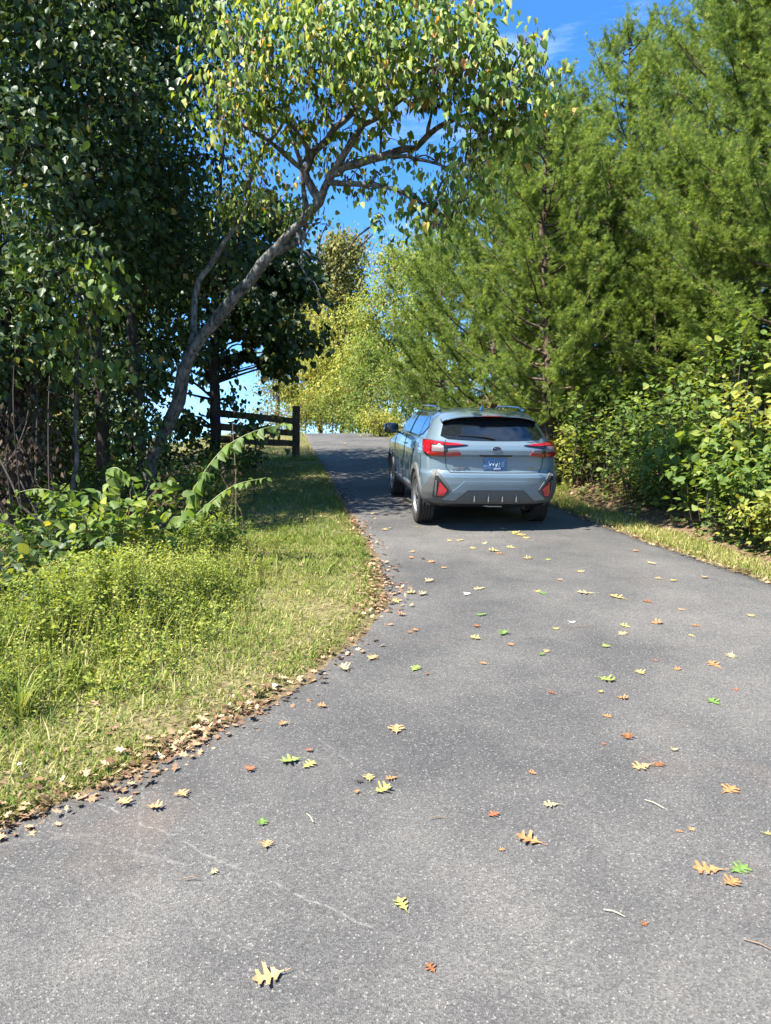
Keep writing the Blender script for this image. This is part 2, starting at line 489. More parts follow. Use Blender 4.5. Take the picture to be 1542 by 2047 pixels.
def build_road():
    ys = np.concatenate([np.arange(-30, 0, .5), np.arange(0, 24, .08), np.arange(24, 44, .25)])
    k = 25
    L, R = edge_l(ys), edge_r(ys)
    jag = (RNG.normal(0, .012, len(ys)) + .018 * np.sin(ys * 7.3) + .02 * np.sin(ys * 3.1 + 1))
    jag2 = (RNG.normal(0, .012, len(ys)) + .018 * np.sin(ys * 6.1 + 2) + .02 * np.sin(ys * 2.7))
    L = L + jag; R = R + jag2
    t = np.linspace(0, 1, k)
    X = L[:, None] + (R - L)[:, None] * t[None]
    Y = np.repeat(ys[:, None], k, 1)
    Z = base(Y) + .012 + .012 * np.sin(t * math.pi)[None]
    Z[:, 0] -= .0; 
    # a low kerb-less edge: one more row turned down into the soil
    Vt = np.stack([X, Y, Z], -1)
    lo = Vt[:, [0, -1]].copy(); lo[:, 0, 0] -= .03; lo[:, 1, 0] += .03; lo[:, :, 2] -= .07
    Vt = np.concatenate([lo[:, :1], Vt, lo[:, 1:]], 1)
    k += 2
    i, j = np.meshgrid(np.arange(k - 1), np.arange(len(ys) - 1))
    a = (j * k + i).ravel()
    F = np.stack([a, a + 1, a + k + 1, a + k], 1)
    me = np_mesh("road", Vt.reshape(-1, 3), F, smooth=True)
    o = link("road", me, M_ASPHALT)
    tag(o, "worn grey asphalt driveway climbing the hill", None, None, "structure")

build_ground()
build_road()

# ------------------------------------------------------------------ the car
PAINT = simple("car_paint", (.128, .178, .212), .30, .25, 1.0, .5)
BLACKGLASS = simple("tinted_glass", (.008, .010, .012), .03, 0, .6, .8)
CLAD = simple("grey_plastic_cladding", (.085, .085, .083), .62, 0, 0, .4, .15, 300)
BLACKPL = simple("black_plastic", (.014, .014, .015), .38, 0, 0, .5)
GLOSSBLK = simple("gloss_black", (.008, .008, .009), .12, 0, .5, .5)
REDLENS = simple("red_lens", (.25, .006, .010), .14, 0, 1.0, .6)
REDREF = simple("red_reflector", (.40, .02, .03), .22, 0, .6, .6)
CLEARLENS = simple("clear_lens", (.15, .11, .105), .3, .0, .3, .4)
SILVER = simple("silver_trim", (.55, .56, .57), .28, .9)
RUBBER = simple("tyre_rubber", (.030, .029, .028), .85, 0, 0, .25, .1, 60, .15)
RIMGREY = simple("wheel_alloy", (.34, .34, .35), .35, .8)
FINGREY = simple("fin_grey", (.12, .12, .12), .6)
RIMDARK = simple("wheel_dark", (.025, .025, .027), .4, .2)
SEAM = simple("panel_gap", (.006, .007, .008), .7)
PLATE = simple("plate_blue", (.06, .13, .24), .4, 0, 0, .5, 0, 30, .35)
WHITEMARK = simple("plate_white", (.42, .50, .56), .5)
GOLD = simple("gold_script", (.55, .42, .14), .35, .4)
STEEL = simple("exhaust_steel", (.30, .29, .28), .35, .9)

AXY, WB_R, TYRE_R = 1.335, .355, .355
#        z     w     yr     yf
SL = [(.30, .790, -2.020, 2.02), (.34, .825, -2.090, 2.10), (.40, .860, -2.150, 2.18), (.50, .885, -2.190, 2.22),
      (.62, .897, -2.205, 2.24), (.70, .900, -2.205, 2.24), (.735, .900, -2.195, 2.23), (.752, .899, -2.150, 2.22),
      (.78, .898, -2.125, 2.20), (.90, .897, -2.118, 2.10), (.955, .893, -2.120, 1.95), (.985, .890, -2.155, 1.80),
      (1.05, .880, -2.158, 1.45), (1.10, .866, -2.130, 1.18), (1.135, .846, -2.085, 1.08), (1.15, .815, -2.060, 1.03),
      (1.20, .788, -2.005, .92), (1.30, .745, -1.905, .72), (1.40, .692, -1.810, .50), (1.45, .658, -1.755, .38), (1.485, .615, -1.690, .27)]
SL = np.array(SL)
NEXP = 3.7

def sl(z):
    return [np.interp(z, SL[:, 0], SL[:, k]) for k in (1, 2, 3)]

def corner(z):
    return np.interp(z, [.3, 1.1, 1.2, 1.5], [.58, .58, .58, .58])

_th = np.linspace(0, math.pi / 2, 60)

def outline(z):
    """half outline from rear centre to the side, then forward; x >= 0"""
    w, yr, yf = sl(z); a = corner(z)
    x = w * np.sin(_th) ** (2 / NEXP); y = yr + a * (1 - np.cos(_th) ** (2 / NEXP))
    ys = np.linspace(yr + a, yf - .5, 30)[1:]
    x = np.concatenate([x, np.full(len(ys), w)]); y = np.concatenate([y, ys])
    return x, y

def wrap(u, z):
    """point on the shell at arc distance u from the rear centre line (sign = side)"""
    x, y = outline(z)
    s = np.concatenate([[0], np.cumsum(np.hypot(np.diff(x), np.diff(y)))])
    sg = 1 if u >= 0 else -1
    return Vector((sg * np.interp(abs(u), s, x), np.interp(abs(u), s, y), z))

def side(y, z, sg):
    w, yr, yf = sl(z); a = corner(z)
    t = np.clip((yr + a - y) / a, 0, 1)
    return Vector((sg * w * (1 - t ** NEXP) ** (1 / NEXP), y, z))

def w_map(u, z, off):
    e = .004
    p = wrap(u, z); du = wrap(u + e, z) - wrap(u - e, z); dz = wrap(u, z + e) - wrap(u, z - e)
    return p + du.cross(dz).normalized() * off

def s_map(sg):
    def f(y, z, off):
        e = .004
        p = side(y, z, sg); dy = side(y + e, z, sg) - side(y - e, z, sg); dz = side(y, z + e, sg) - side(y, z - e, sg)
        nrm = dy.cross(dz).normalized()
        if nrm.x * sg < 0: nrm = -nrm
        return p + nrm * off
    return f

CAR = empty("parked_car")

def patch(name, poly, mp, mat, parent, off=.004, thick=.012, cuts=3, smooth=True):
    """a plate that follows the shell: poly in surface coordinates"""
    bm = bmesh.new()
    vs = [bm.verts.new((p[0], p[1], 0)) for p in poly]
    bm.faces.new(vs).normal_update()
    bmesh.ops.triangulate(bm, faces=bm.faces)
    for _ in range(cuts):
        es = [e for e in bm.edges if e.calc_length() > .045]
        if es: bmesh.ops.subdivide_edges(bm, edges=es, cuts=1, use_grid_fill=True)
        bmesh.ops.triangulate(bm, faces=bm.faces)
    flat = {v: (v.co.x, v.co.y) for v in bm.verts}
    border = [e for e in bm.edges if e.is_boundary]
    ret = bmesh.ops.extrude_edge_only(bm, edges=border)
    newv = [g for g in ret["geom"] if isinstance(g, bmesh.types.BMVert)]
    src = {}
    for e in bm.edges:
        a, b = e.verts
        if a in flat and b not in flat and (a.co - b.co).length < 1e-7: src[b] = flat[a]
        if b in flat and a not in flat and (a.co - b.co).length < 1e-7: src[a] = flat[b]
    for v, (u, z) in flat.items(): v.co = mp(u, z, off)
    for v in newv:
        u, z = src[v]; v.co = mp(u, z, off - thick)
    me = bm_mesh(name, bm, smooth, 40)
    return link(name, me, mat, parent)

def strip(name, pts, mp, mat, parent, wid=.006, off=.003):
    """a thin line on the shell"""
    path = []
    for k in range(len(pts) - 1):
        a, b = np.array(pts[k]), np.array(pts[k + 1])
        m = max(2, int(np.linalg.norm(b - a) / .04))
        for t in np.linspace(0, 1, m, endpoint=False): path.append(a + (b - a) * t)
    path.append(np.array(pts[-1]))
    V, F = tubes([(np.array([mp(p[0], p[1], off) for p in path]), np.full(len(path), wid / 2))], 5)
    return link(name, np_mesh(name, V, F, True), mat, parent)

def box(name, size, loc, mat, parent, rot=(0, 0, 0), bev=.008, taper=None):
    bm = bmesh.new()
    bmesh.ops.create_cube(bm, size=1)
    for v in bm.verts:
        v.co = Vector((v.co.x * size[0], v.co.y * size[1], v.co.z * size[2]))
        if taper and v.co.z > 0: v.co.x *= taper[0]; v.co.y *= taper[1]
    if bev: bmesh.ops.bevel(bm, geom=list(bm.edges), offset=bev, segments=2, affect='EDGES', profile=.5)
    me = bm_mesh(name, bm, True, 35)
    o = link(name, me, mat, parent)
    o.location = loc; o.rotation_euler = rot
    return o

def build_body():
    zs = np.unique(np.concatenate([SL[:, 0], np.linspace(.30, 1.485, 40)]))
    th_r = np.linspace(0, math.pi / 2, 16); th_f = np.linspace(math.pi / 2, 0, 12)
    rows = []
    for z in zs:
        w, yr, yf = sl(z); a = corner(z); af = .5
        xr = w * np.sin(th_r) ** (2 / NEXP); yrr = yr + a * (1 - np.cos(th_r) ** (2 / NEXP))
        ys = np.linspace(yr + a, yf - af, 26)[1:-1]
        xf = w * np.sin(th_f) ** (2 / 2.6); yff = yf - af * (1 - np.cos(th_f) ** (2 / 2.6))
        x = np.concatenate([xr, np.full(len(ys), w), xf]); y = np.concatenate([yrr, ys, yff])
        X = np.concatenate([x, -x[1:-1][::-1]]); Y = np.concatenate([y, y[1:-1][::-1]])
        rows.append(np.stack([X, Y, np.full(len(X), z)], 1))
    top = rows[-1]; cx, cy = 0, (top[:, 1].min() + top[:, 1].max()) / 2
    for k in (.94, .86, .74, .58, .4, .2):
        r = top.copy(); r[:, 0] *= k; r[:, 1] = cy + (r[:, 1] - cy) * k
        r[:, 2] = 1.485 + .062 * (1 - k ** 2.2)
        rows.append(r)
    n = len(rows[0])
    bm = bmesh.new()
    vr = [[bm.verts.new(p) for p in r] for r in rows]
    for i in range(len(vr) - 1):
        for j in range(n):
            bm.faces.new((vr[i][j], vr[i][(j + 1) % n], vr[i + 1][(j + 1) % n], vr[i + 1][j]))
    bm.faces.new(vr[0][::-1]); bm.faces.new(vr[-1])
    me = bm_mesh("body", bm)
    o = link("body", me, PAINT, CAR)
    bmc = bmesh.new()
    for sy in (-1, 1):
        for sx in (-1, 1):
            mt = Matrix.Translation((sx * .83, sy * AXY, .345)) @ Matrix.Rotation(math.pi / 2, 4, 'Y')
            bmesh.ops.create_cone(bmc, cap_ends=True, segments=48, radius1=.392, radius2=.392, depth=.54, matrix=mt)
    cme = bpy.data.meshes.new("cut"); bmc.to_mesh(cme); bmc.free()
    cut = bpy.data.objects.new("cut", cme); COL.objects.link(cut)
    md = o.modifiers.new("b", 'BOOLEAN'); md.operation = 'DIFFERENCE'; md.object = cut; md.solver = 'EXACT'
    dg = bpy.context.evaluated_depsgraph_get()
    me2 = bpy.data.meshes.new_from_object(o.evaluated_get(dg))
    o.modifiers.clear(); o.data = me2; me2.name = "body"
    bpy.data.objects.remove(cut, do_unlink=True)
    me2.materials.clear(); me2.materials.append(PAINT); me2.materials.append(BLACKPL)
    bm = bmesh.new(); bm.from_mesh(me2)
    for f in bm.faces:
        f.smooth = True
        c = f.calc_center_median()
        f.material_index = 0
        if c.z < .372: f.material_index = 1
        for sy in (-1, 1):
            if math.hypot(c.y - sy * AXY, c.z - .345) < .396:
                f.material_index = 1
    for e in bm.edges:
        if len(e.link_faces) == 2 and (e.calc_face_angle(0) > math.radians(32) or e.link_faces[0].material_index != e.link_faces[1].material_index):
            e.smooth = False
    bm.to_mesh(me2); bm.free()

build_body()

# glass
patch("rear_window", [(-.60, 1.165), (-.30, 1.152), (0, 1.148), (.30, 1.152), (.60, 1.165), (.69, 1.20), (.63, 1.36), (.58, 1.425), (.3, 1.435), (0, 1.438), (-.3, 1.435), (-.58, 1.425), (-.63, 1.36), (-.69, 1.20)],
      w_map, BLACKGLASS, CAR, .006, .02, 4)
for sg in (-1, 1):
    m = s_map(sg)
    patch("front_side_window", [(-.22, 1.165), (.62, 1.165), (.60, 1.20), (.30, 1.40), (.12, 1.462), (-.10, 1.472), (-.22, 1.472)], m, BLACKGLASS, CAR, .005, .02)
    patch("rear_side_window", [(-1.06, 1.165), (-.27, 1.165), (-.27, 1.472), (-.75, 1.466), (-1.02, 1.44)], m, BLACKGLASS, CAR, .005, .02)
    patch("quarter_window", [(-1.10, 1.175), (-1.24, 1.195), (-1.47, 1.30), (-1.40, 1.34), (-1.22, 1.41), (-1.06, 1.44)], m, BLACKGLASS, CAR, .005, .02)
    strip("window_trim", [(.66, 1.158), (-1.10, 1.158), (-1.26, 1.185), (-1.50, 1.30)], m, GLOSSBLK, CAR, .014, .003)
    strip("pillar_trim", [(-.245, 1.165), (-.245, 1.475)], m, GLOSSBLK, CAR, .03, .0)
    strip("panel_seam", [(.75, 1.10), (.86, .95), (.86, .55), (.80, .42)], m, SEAM, CAR)
    strip("panel_seam", [(-.26, 1.15), (-.24, .80), (-.26, .42)], m, SEAM, CAR)
    strip("panel_seam", [(-1.10, 1.15), (-1.12, .98), (-1.02, .80), (-.93, .70)], m, SEAM, CAR)
    strip("panel_seam", [(-1.72, .96), (-1.75, .80), (-1.66, .60)], m, SEAM, CAR)
    # wheel-arch cladding
    for sy in (-1, 1):
        bm = bmesh.new()
        grid = []
        for t in np.linspace(-.12, math.pi + .12, 34):
            row = []
            for r, of in ((.386, -.03), (.386, .016), (.425, .022), (.462, .016), (.466, .0)):
                y = sy * AXY + r * math.cos(t); z = .345 + r * math.sin(t)
                row.append(bm.verts.new(m(y, max(z, .302), of)))
            grid.append(row)
        for i in range(len(grid) - 1):
            for j in range(4):
                try: bm.faces.new((grid[i][j], grid[i][j + 1], grid[i + 1][j + 1], grid[i + 1][j]))
                except ValueError: pass
        link("wheel_arch_trim", bm_mesh("wheel_arch_trim", bm, True, 50), CLAD, CAR)
    patch("sill_cladding", [(-.93, .31), (.93, .31), (.88, .44), (.6, .475), (-.6, .475), (-.88, .44)], m, CLAD, CAR, .014, .03)
    strip("sill_trim", [(-.86, .455), (.84, .455)], m, SILVER, CAR, .012, .016)
    for yy in (-.30, -1.17):
        h = patch("door_handle", [(yy + .17, .985), (yy - .02, .99), (yy - .02, 1.02), (yy + .17, 1.012)], m, PAINT, CAR, .03, .045, 2)
    # mirror
    mr = box("mirror", (.24, .15, .16), (sg * 1.00, .56, 1.185), GLOSSBLK, CAR, (0, 0, sg * -.15), .045, (.85, .8))
    box("mirror_glass", (.19, .006, .125), (0, -.075, -.005), BLACKGLASS, mr, (0, 0, 0), .002)
    box("mirror_stalk", (.10, .07, .035), (sg * -.13, 0, -.07), GLOSSBLK, mr, (0, sg * -.3, 0), .012)
    # roof rail
    pts = []
    for t in np.linspace(0, 1, 18):
        y = -1.32 + t * 1.45
        lift = .055 * min(1, math.sin(math.pi * t) * 3.2)
        z0 = 1.488 + .034 * (1 - ((y + .6) / 1.15) ** 2)
        pts.append((sg * (.60 - .02 * abs(2 * t - 1)), y, z0 + lift - .012))
    V, F = tubes([(np.array(pts), np.full(18, .017))], 8)
    rl = link("roof_rail", np_mesh("roof_rail", V, F, True), GLOSSBLK, CAR)
    box("rail_end", (.034, .10, .045), (pts[1][0], pts[1][1] - .02, pts[1][2] - .005), SILVER, rl, (.25, 0, 0), .012, (.8, .7))
    box("rail_end", (.034, .10, .045), (pts[-2][0], pts[-2][1] + .02, pts[-2][2] - .005), GLOSSBLK, rl, (-.25, 0, 0), .012, (.8, .7))

# windscreen
def f_map(u, z, off):
    w, yr, yf = sl(z)
    x = u * w; y = yf - .5 * (1 - (1 - min(abs(u), .999) ** 2.6) ** (1 / 2.6))
    return Vector((x, y + off, z + off * .7))
patch("windscreen", [(-.86, 1.16), (.86, 1.16), (.84, 1.46), (-.84, 1.46)], f_map, BLACKGLASS, CAR, .006, .02)

# spoiler over the rear window
def build_spoiler():
    bm = bmesh.new(); rows = []
    for t in np.linspace(-1, 1, 25):
        x = .63 * t; c = .10 * abs(t) ** 3.0
        zc = -.030 * t * t - .05 * abs(t) ** 6
        prof = [(-1.56, 1.512), (-1.72, 1.497), (-1.86, 1.476), (-1.905, 1.466), (-1.905, 1.452), (-1.84, 1.446), (-1.72, 1.444), (-1.60, 1.46)]
        rows.append([bm.verts.new((x, y + c, z + zc)) for y, z in prof])
    n = 8
    for i in range(len(rows) - 1):
        for j in range(n):
            bm.faces.new((rows[i][j], rows[i][(j + 1) % n], rows[i + 1][(j + 1) % n], rows[i + 1][j]))
    bm.faces.new(rows[0]); bm.faces.new(rows[-1][::-1])
    me = bm_mesh("spoiler", bm, True, 35)
    o = link("spoiler", me, [PAINT, GLOSSBLK], CAR)
    for p in me.polygons:
        if p.normal.z < -.25 or p.center.z < 1.40: p.material_index = 1
    return o
sp = build_spoiler()
box("brake_light", (.26, .012, .012), (0, -1.907, 1.458), REDLENS, sp, bev=.003)

# antenna
bm = bmesh.new()
prof = [(-.09, 0, .030), (-.06, .055, .016), (-.035, .072, .006), (.0, .062, .010), (.06, .03, .016), (.12, 0, .022)]
ra = []
for y, h, w in prof:
    ra.append([bm.verts.new((-w, y, 0)), bm.verts.new((-w * .4, y, h * .7)), bm.verts.new((0, y, h)), bm.verts.new((w * .4, y, h * .7)), bm.verts.new((w, y, 0))])
for i in range(len(ra) - 1):
    for j in range(4): bm.faces.new((ra[i][j], ra[i][j + 1], ra[i + 1][j + 1], ra[i + 1][j]))
an = link("antenna", bm_mesh("antenna", bm, True), PAINT, CAR)
an.location = (0, -1.28, 1.527)

# tail lights, one each side
for sg in (-1, 1):
    def q(pts): return [(sg * u, z) for u, z in (pts if sg > 0 else pts[::-1])]
    tl = patch("tail_light", q([(.36, 1.098), (.62, 1.062), (.62, .962), (.80, .952), (1.02, 1.00), (1.12, 1.135), (.86, 1.143), (.62, 1.125)]), w_map, GLOSSBLK, CAR, .012, .04)
    patch("red_lens", q([(.655, .972), (.80, .965), (.985, 1.005), (1.085, 1.128), (.86, 1.134), (.655, 1.12), (.655, 1.092), (.84, 1.098), (.84, 1.012), (.655, 1.005)]), w_map, REDLENS, tl, .020, .02)
    patch("clear_lens", q([(.665, 1.015), (.825, 1.02), (.825, 1.088), (.665, 1.082)]), w_map, CLEARLENS, tl, .017, .01)
    patch("inner_lens", q([(.44, .985), (.64, .965), (.64, 1.0), (.46, 1.012)]), w_map, REDLENS, tl, .018, .03)
    patch("inner_lens", q([(.40, 1.096), (.64, 1.088), (.64, 1.118), (.5, 1.112)]), w_map, REDLENS, tl, .018, .03)
    patch("reversing_lens", q([(.47, 1.022), (.60, 1.014), (.60, 1.046), (.49, 1.046)]), w_map, CLEARLENS, tl, .016, .02)
    strip("panel_seam", q([(.632, 1.155), (.640, .96), (.625, .82), (.575, .757)]), w_map, SEAM, CAR, .008, .002)
    # corner cladding with the reflector
    cl = patch("bumper_cladding", q([(.62, .46), (.565, .545), (.70, .725), (.735, .775), (.80, .765), (.90, .62), (1.045, .50), (1.06, .37), (.66, .375)]), w_map, CLAD, CAR, .016, .03)
    hs = patch("reflector_housing", q([(.665, .45), (.595, .545), (.735, .715), (.775, .71), (.80, .45)]), w_map, BLACKPL, cl, .021, .012)
    patch("reflector", q([(.655, .468), (.615, .540), (.71, .640), (.735, .468)]), w_map, REDREF, hs, .027, .012)
    patch("reflector_surround", q([(.745, .46), (.745, .66), (.765, .66), (.775, .46)]), w_map, CLAD, hs, .028, .012)

# tailgate, bumper and plate
strip("panel_seam", [(-.575, .757), (0, .752), (.575, .757)], w_map, SEAM, CAR, .008, .002)
patch("bumper_moulding", [(-.50, .565), (-.66, .44), (-.66, .415), (-.52, .41), (-.36, .545), (.36, .545), (.52, .41), (.66, .415), (.66, .44), (.50, .565), (.40, .655), (-.40, .655)], w_map, PAINT, CAR, .022, .04)
df = patch("diffuser", [(-.78, .365), (.78, .365), (.74, .405), (.53, .405), (.36, .54), (-.36, .54), (-.53, .405), (-.74, .405)], w_map, CLAD, CAR, .012, .03)
for x in (-.27, -.09, .09, .27):
    p = w_map(x, .45, .02)
    box("diffuser_fin", (.014, .04, .11), p, FINGREY, df, (-.25, 0, 0), .004)
p = w_map(0, .865, .006)
pl = box("number_plate", (.305, .012, .155), p, PLATE, CAR, (0, 0, 0), .003)
for (x0, z0, x1, z1) in ((-.09, .035, -.07, -.02), (-.07, -.02, -.05, .015), (-.05, .015, -.03, -.02), (-.03, -.02, -.01, .035), (-.005, .005, .02, -.045), (.03, .012, .005, -.04), (.035, -.02, .06, -.045), (.05, .03, .058, -.01), (.085, .03, .088, -.035), (.108, .04, .108, -.03), (-.02, -.063, .07, -.060)):
    V, F = tubes([(np.array([(x0, -.0075, z0), (x1, -.0075, z1)]), np.array([.0045, .0028]))], 5)
    link("plate_mark", np_mesh("plate_mark", V, F), WHITEMARK, pl)
box("plate_light_bar", (.42, .03, .018), w_map(0, .968, -.002), BLACKPL, CAR, bev=.004)
# oval emblem with stars
bm = bmesh.new()
bmesh.ops.create_cone(bm, cap_ends=True, segments=32, radius1=.062, radius2=.058, depth=.010, matrix=Matrix.Rotation(math.pi / 2, 4, 'X'))
for v in bm.verts: v.co.z *= .55
em = link("emblem", bm_mesh("emblem", bm, True, 40), SILVER, CAR)
em.location = w_map(0, 1.055, .007)
bm = bmesh.new()
bmesh.ops.create_cone(bm, cap_ends=True, segments=32, radius1=.052, radius2=.052, depth=.004, matrix=Matrix.Translation((0, -.006, 0)) @ Matrix.Rotation(math.pi / 2, 4, 'X'))
for v in bm.verts: v.co.z *= .52
fld = link("emblem_field", bm_mesh("emblem_field", bm), simple("emblem_blue", (.01, .02, .07), .2), em)
for (x, z, r) in ((-.024, .010, .011), (.0, -.006, .006), (.012, .014, .006), (.026, .0, .006), (.016, -.014, .006), (-.006, .016, .005)):
    bm = bmesh.new()
    vs = [bm.verts.new((x + (r if k % 2 == 0 else r * .42) * math.sin(k * math.pi / 4), -.0095, z + (r if k % 2 == 0 else r * .42) * math.cos(k * math.pi / 4))) for k in range(8)]
    bm.faces.new(vs)
    link("emblem_star", bm_mesh("emblem_star", bm), SILVER, em)

def lettering(name, txt, size, u, z, mat):
    cu = bpy.data.curves.new(name, 'FONT'); cu.body = txt; cu.size = size; cu.extrude = .002; cu.align_x = 'CENTER'
    o = bpy.data.objects.new("tmp", cu); COL.objects.link(o)
    me = bpy.data.meshes.new_from_object(o.evaluated_get(bpy.context.evaluated_depsgraph_get()))
    bpy.data.objects.remove(o, do_unlink=True)
    o = link(name, me, mat, CAR)
    o.location = w_map(u, z, .005); o.rotation_euler = (math.pi / 2, 0, -.10 if u < 0 else .10)
lettering("badge_lettering", "CROSSTREK", .030, -.47, .803, SILVER)
lettering("badge_lettering", "SYMMETRICAL AWD", .016, -.47, .782, SILVER)
lettering("badge_lettering", "SPORT", .030, .47, .800, GOLD)
# wiper
V, F = tubes([(np.array([w_map(u, z, .020) for u, z in ((.0, 1.165), (-.12, 1.185), (-.30, 1.20), (-.46, 1.205))]), np.array([.014, .010, .007, .005]))], 6)
link("rear_wiper", np_mesh("rear_wiper", V, F, True), BLACKPL, CAR)
# underside pieces
V, F = tubes([(np.array([(.42, -1.4, .30), (.45, -1.75, .29), (.47, -2.02, .285)]), np.array([.032, .032, .034]))], 12)
link("exhaust_pipe", np_mesh("exhaust_pipe", V, F, True), STEEL, CAR)
box("muffler", (.50, .30, .14), (.30, -1.72, .33), STEEL, CAR, bev=.05)
box("rear_axle_beam", (1.30, .10, .09), (0, -1.335, .31), BLACKPL, CAR, bev=.03)
V, F = tubes([(np.array([(-.30, -2.0, .345), (-.05, -2.06, .315), (.12, -2.06, .315)]), np.full(3, .012))], 6)
link("tow_eye", np_mesh("tow_eye", V, F, True), STEEL, CAR)

def build_wheel(loc, sg):
    w = empty("wheel"); w.parent = CAR; w.location = loc
    prof = [(-.085, .236), (-.108, .26), (-.112, .30), (-.106, .335), (-.096, .349), (-.072, .3545), (-.070, .345), (-.060, .345), (-.058, .355), (-.026, .355), (-.024, .345), (-.014, .345), (-.012, .355),
            (.012, .355), (.014, .345), (.024, .345), (.026, .355), (.058, .355), (.060, .345), (.070, .345), (.072, .3545), (.096, .349), (.106, .335), (.112, .30), (.108, .26), (.085, .236)]
    n = 64
    V = np.array([[(x, r * math.cos(t), r * math.sin(t)) for x, r in prof] for t in np.arange(n) * 2 * math.pi / n]).reshape(-1, 3)
    k = len(prof)
    F = np.array([(i * k + j, i * k + j + 1, ((i + 1) % n) * k + j + 1, ((i + 1) % n) * k + j) for i in range(n) for j in range(k - 1)])
    ty = link("tyre", np_mesh("tyre", V, F, False), RUBBER, w)
    # tread blocks on both shoulders
    bm = bmesh.new()
    for s in (-1, 1):
        for i in range(46):
            mt = Matrix.Rotation(i * 2 * math.pi / 46, 4, 'X') @ Matrix.Translation((s * .088, 0, .3515)) @ Matrix.Diagonal((.028, .034, .008, 1))
            bmesh.ops.create_cube(bm, size=1, matrix=mt)
    tb = link("tread", bm_mesh("tread", bm), RUBBER, ty); tb["kind"] = "stuff"
    # rim
    rp = [(sg * .09, .240), (sg * .098, .232), (sg * .085, .222), (sg * .02, .215), (sg * -.09, .215)]
    V = np.array([[(x, r * math.cos(t), r * math.sin(t)) for x, r in rp] for t in np.arange(48) * 2 * math.pi / 48]).reshape(-1, 3)
    F = np.array([(i * 5 + j, i * 5 + j + 1, ((i + 1) % 48) * 5 + j + 1, ((i + 1) % 48) * 5 + j) for i in range(48) for j in range(4)])
    rim = link("rim", np_mesh("rim", V, F, True), RIMGREY, w)
    bm = bmesh.new()
    bmesh.ops.create_cone(bm, cap_ends=True, segments=32, radius1=.214, radius2=.214, depth=.02, matrix=Matrix.Translation((sg * .0, 0, 0)) @ Matrix.Rotation(math.pi / 2, 4, 'Y'))
    link("brake_disc", bm_mesh("brake_disc", bm), RIMDARK, rim)
    for s in range(5):
        bm = bmesh.new()
        for dth in (-.16, .16):
            rows = []
            for t in np.linspace(0, 1, 5):
                r = .04 + t * .185; wd = .020 + .004 * t; th = s * 2 * math.pi / 5 + dth * (.35 + .9 * t)
                cx = sg * (.072 - .012 * t + .02 * math.sin(t * math.pi))
                rows.append([bm.verts.new((cx + dx, r * math.sin(th) + dw * math.cos(th), r * math.cos(th) - dw * math.sin(th))) for dx, dw in ((0, -wd), (0, wd), (-sg * .03, wd * .7), (-sg * .03, -wd * .7))])
            for i in range(4):
                for j in range(4): bm.faces.new((rows[i][j], rows[i][(j + 1) % 4], rows[i + 1][(j + 1) % 4], rows[i + 1][j]))
        link("spoke", bm_mesh("spoke", bm, False), RIMGREY if s >= 0 else RIMDARK, rim)
    bm = bmesh.new()
    bmesh.ops.create_cone(bm, cap_ends=True, segments=24, radius1=.055, radius2=.045, depth=.04, matrix=Matrix.Translation((sg * .07, 0, 0)) @ Matrix.Rotation(sg * math.pi / 2, 4, 'Y'))
    link("hub_cap", bm_mesh("hub_cap", bm, True, 40), RIMDARK, rim)

for sx in (-1, 1):
    for sy in (-1, 1):
        build_wheel((sx * .785, sy * AXY, TYRE_R - .004), sx)

YAW = math.radians(6.6)
fwd = np.array([-math.sin(YAW), math.cos(YAW)])
ctr = np.array([1.285, 10.14]) + fwd * AXY
CAR.location = (ctr[0], ctr[1], float(base(ctr[1])) + .022)
CAR.rotation_euler = (math.atan(.147 * math.cos(YAW)), 0, YAW)
CAR["label"] = "grey-blue compact crossover car parked nose uphill on the drive"
CAR["category"] = "car"

# ------------------------------------------------------------------ fence
WOOD = bark("weathered_fence_wood", (.060, .045, .034), (.16, .125, .095), 30, .06, .5)

def plank(name, a, b, h, t, parent, seg=8):
    """a rough board from a to b, standing on edge"""
    a, b = np.array(a, float), np.array(b, float)
    d = unit(b - a); up = np.array([0, 0, 1.]); up = unit(up - d * (up @ d)); n = np.cross(d, up)
    bm = bmesh.new(); rows = []
    for k in range(seg + 1):
        c = a + (b - a) * k / seg + up * random.uniform(-.006, .006)
        hh, tt = h / 2 * random.uniform(.94, 1.05), t / 2
        rows.append([bm.verts.new(c + up * s * hh + n * q * tt) for s, q in ((1, 1), (1, -1), (-1, -1), (-1, 1))])
    for i in range(seg):
        for j in range(4): bm.faces.new((rows[i][j], rows[i][(j + 1) % 4], rows[i + 1][(j + 1) % 4], rows[i + 1][j]))
    bm.faces.new(rows[0]); bm.faces.new(rows[-1])
    return link(name, bm_mesh(name, bm), WOOD, parent)

def post(p, h, w, parent):
    bm = bmesh.new(); rows = []
    for k, z in enumerate((-.3, 0, h * .33, h * .66, h - .02, h)):
        s = w / 2 * random.uniform(.96, 1.04) * (.9 if k == 5 else 1)
        rows.append([bm.verts.new((sx * s + z * .012, sy * s, z)) for sx, sy in ((-1, -1), (1, -1), (1, 1), (-1, 1))])
    for i in range(5):
        for j in range(4): bm.faces.new((rows[i][j], rows[i][(j + 1) % 4], rows[i + 1][(j + 1) % 4], rows[i + 1][j]))
    bm.faces.new(rows[0]); bm.faces.new(rows[-1])
    o = link("post", bm_mesh("post", bm), WOOD, parent)
    o.location = np.array(p) - np.array(parent.location)
    return o

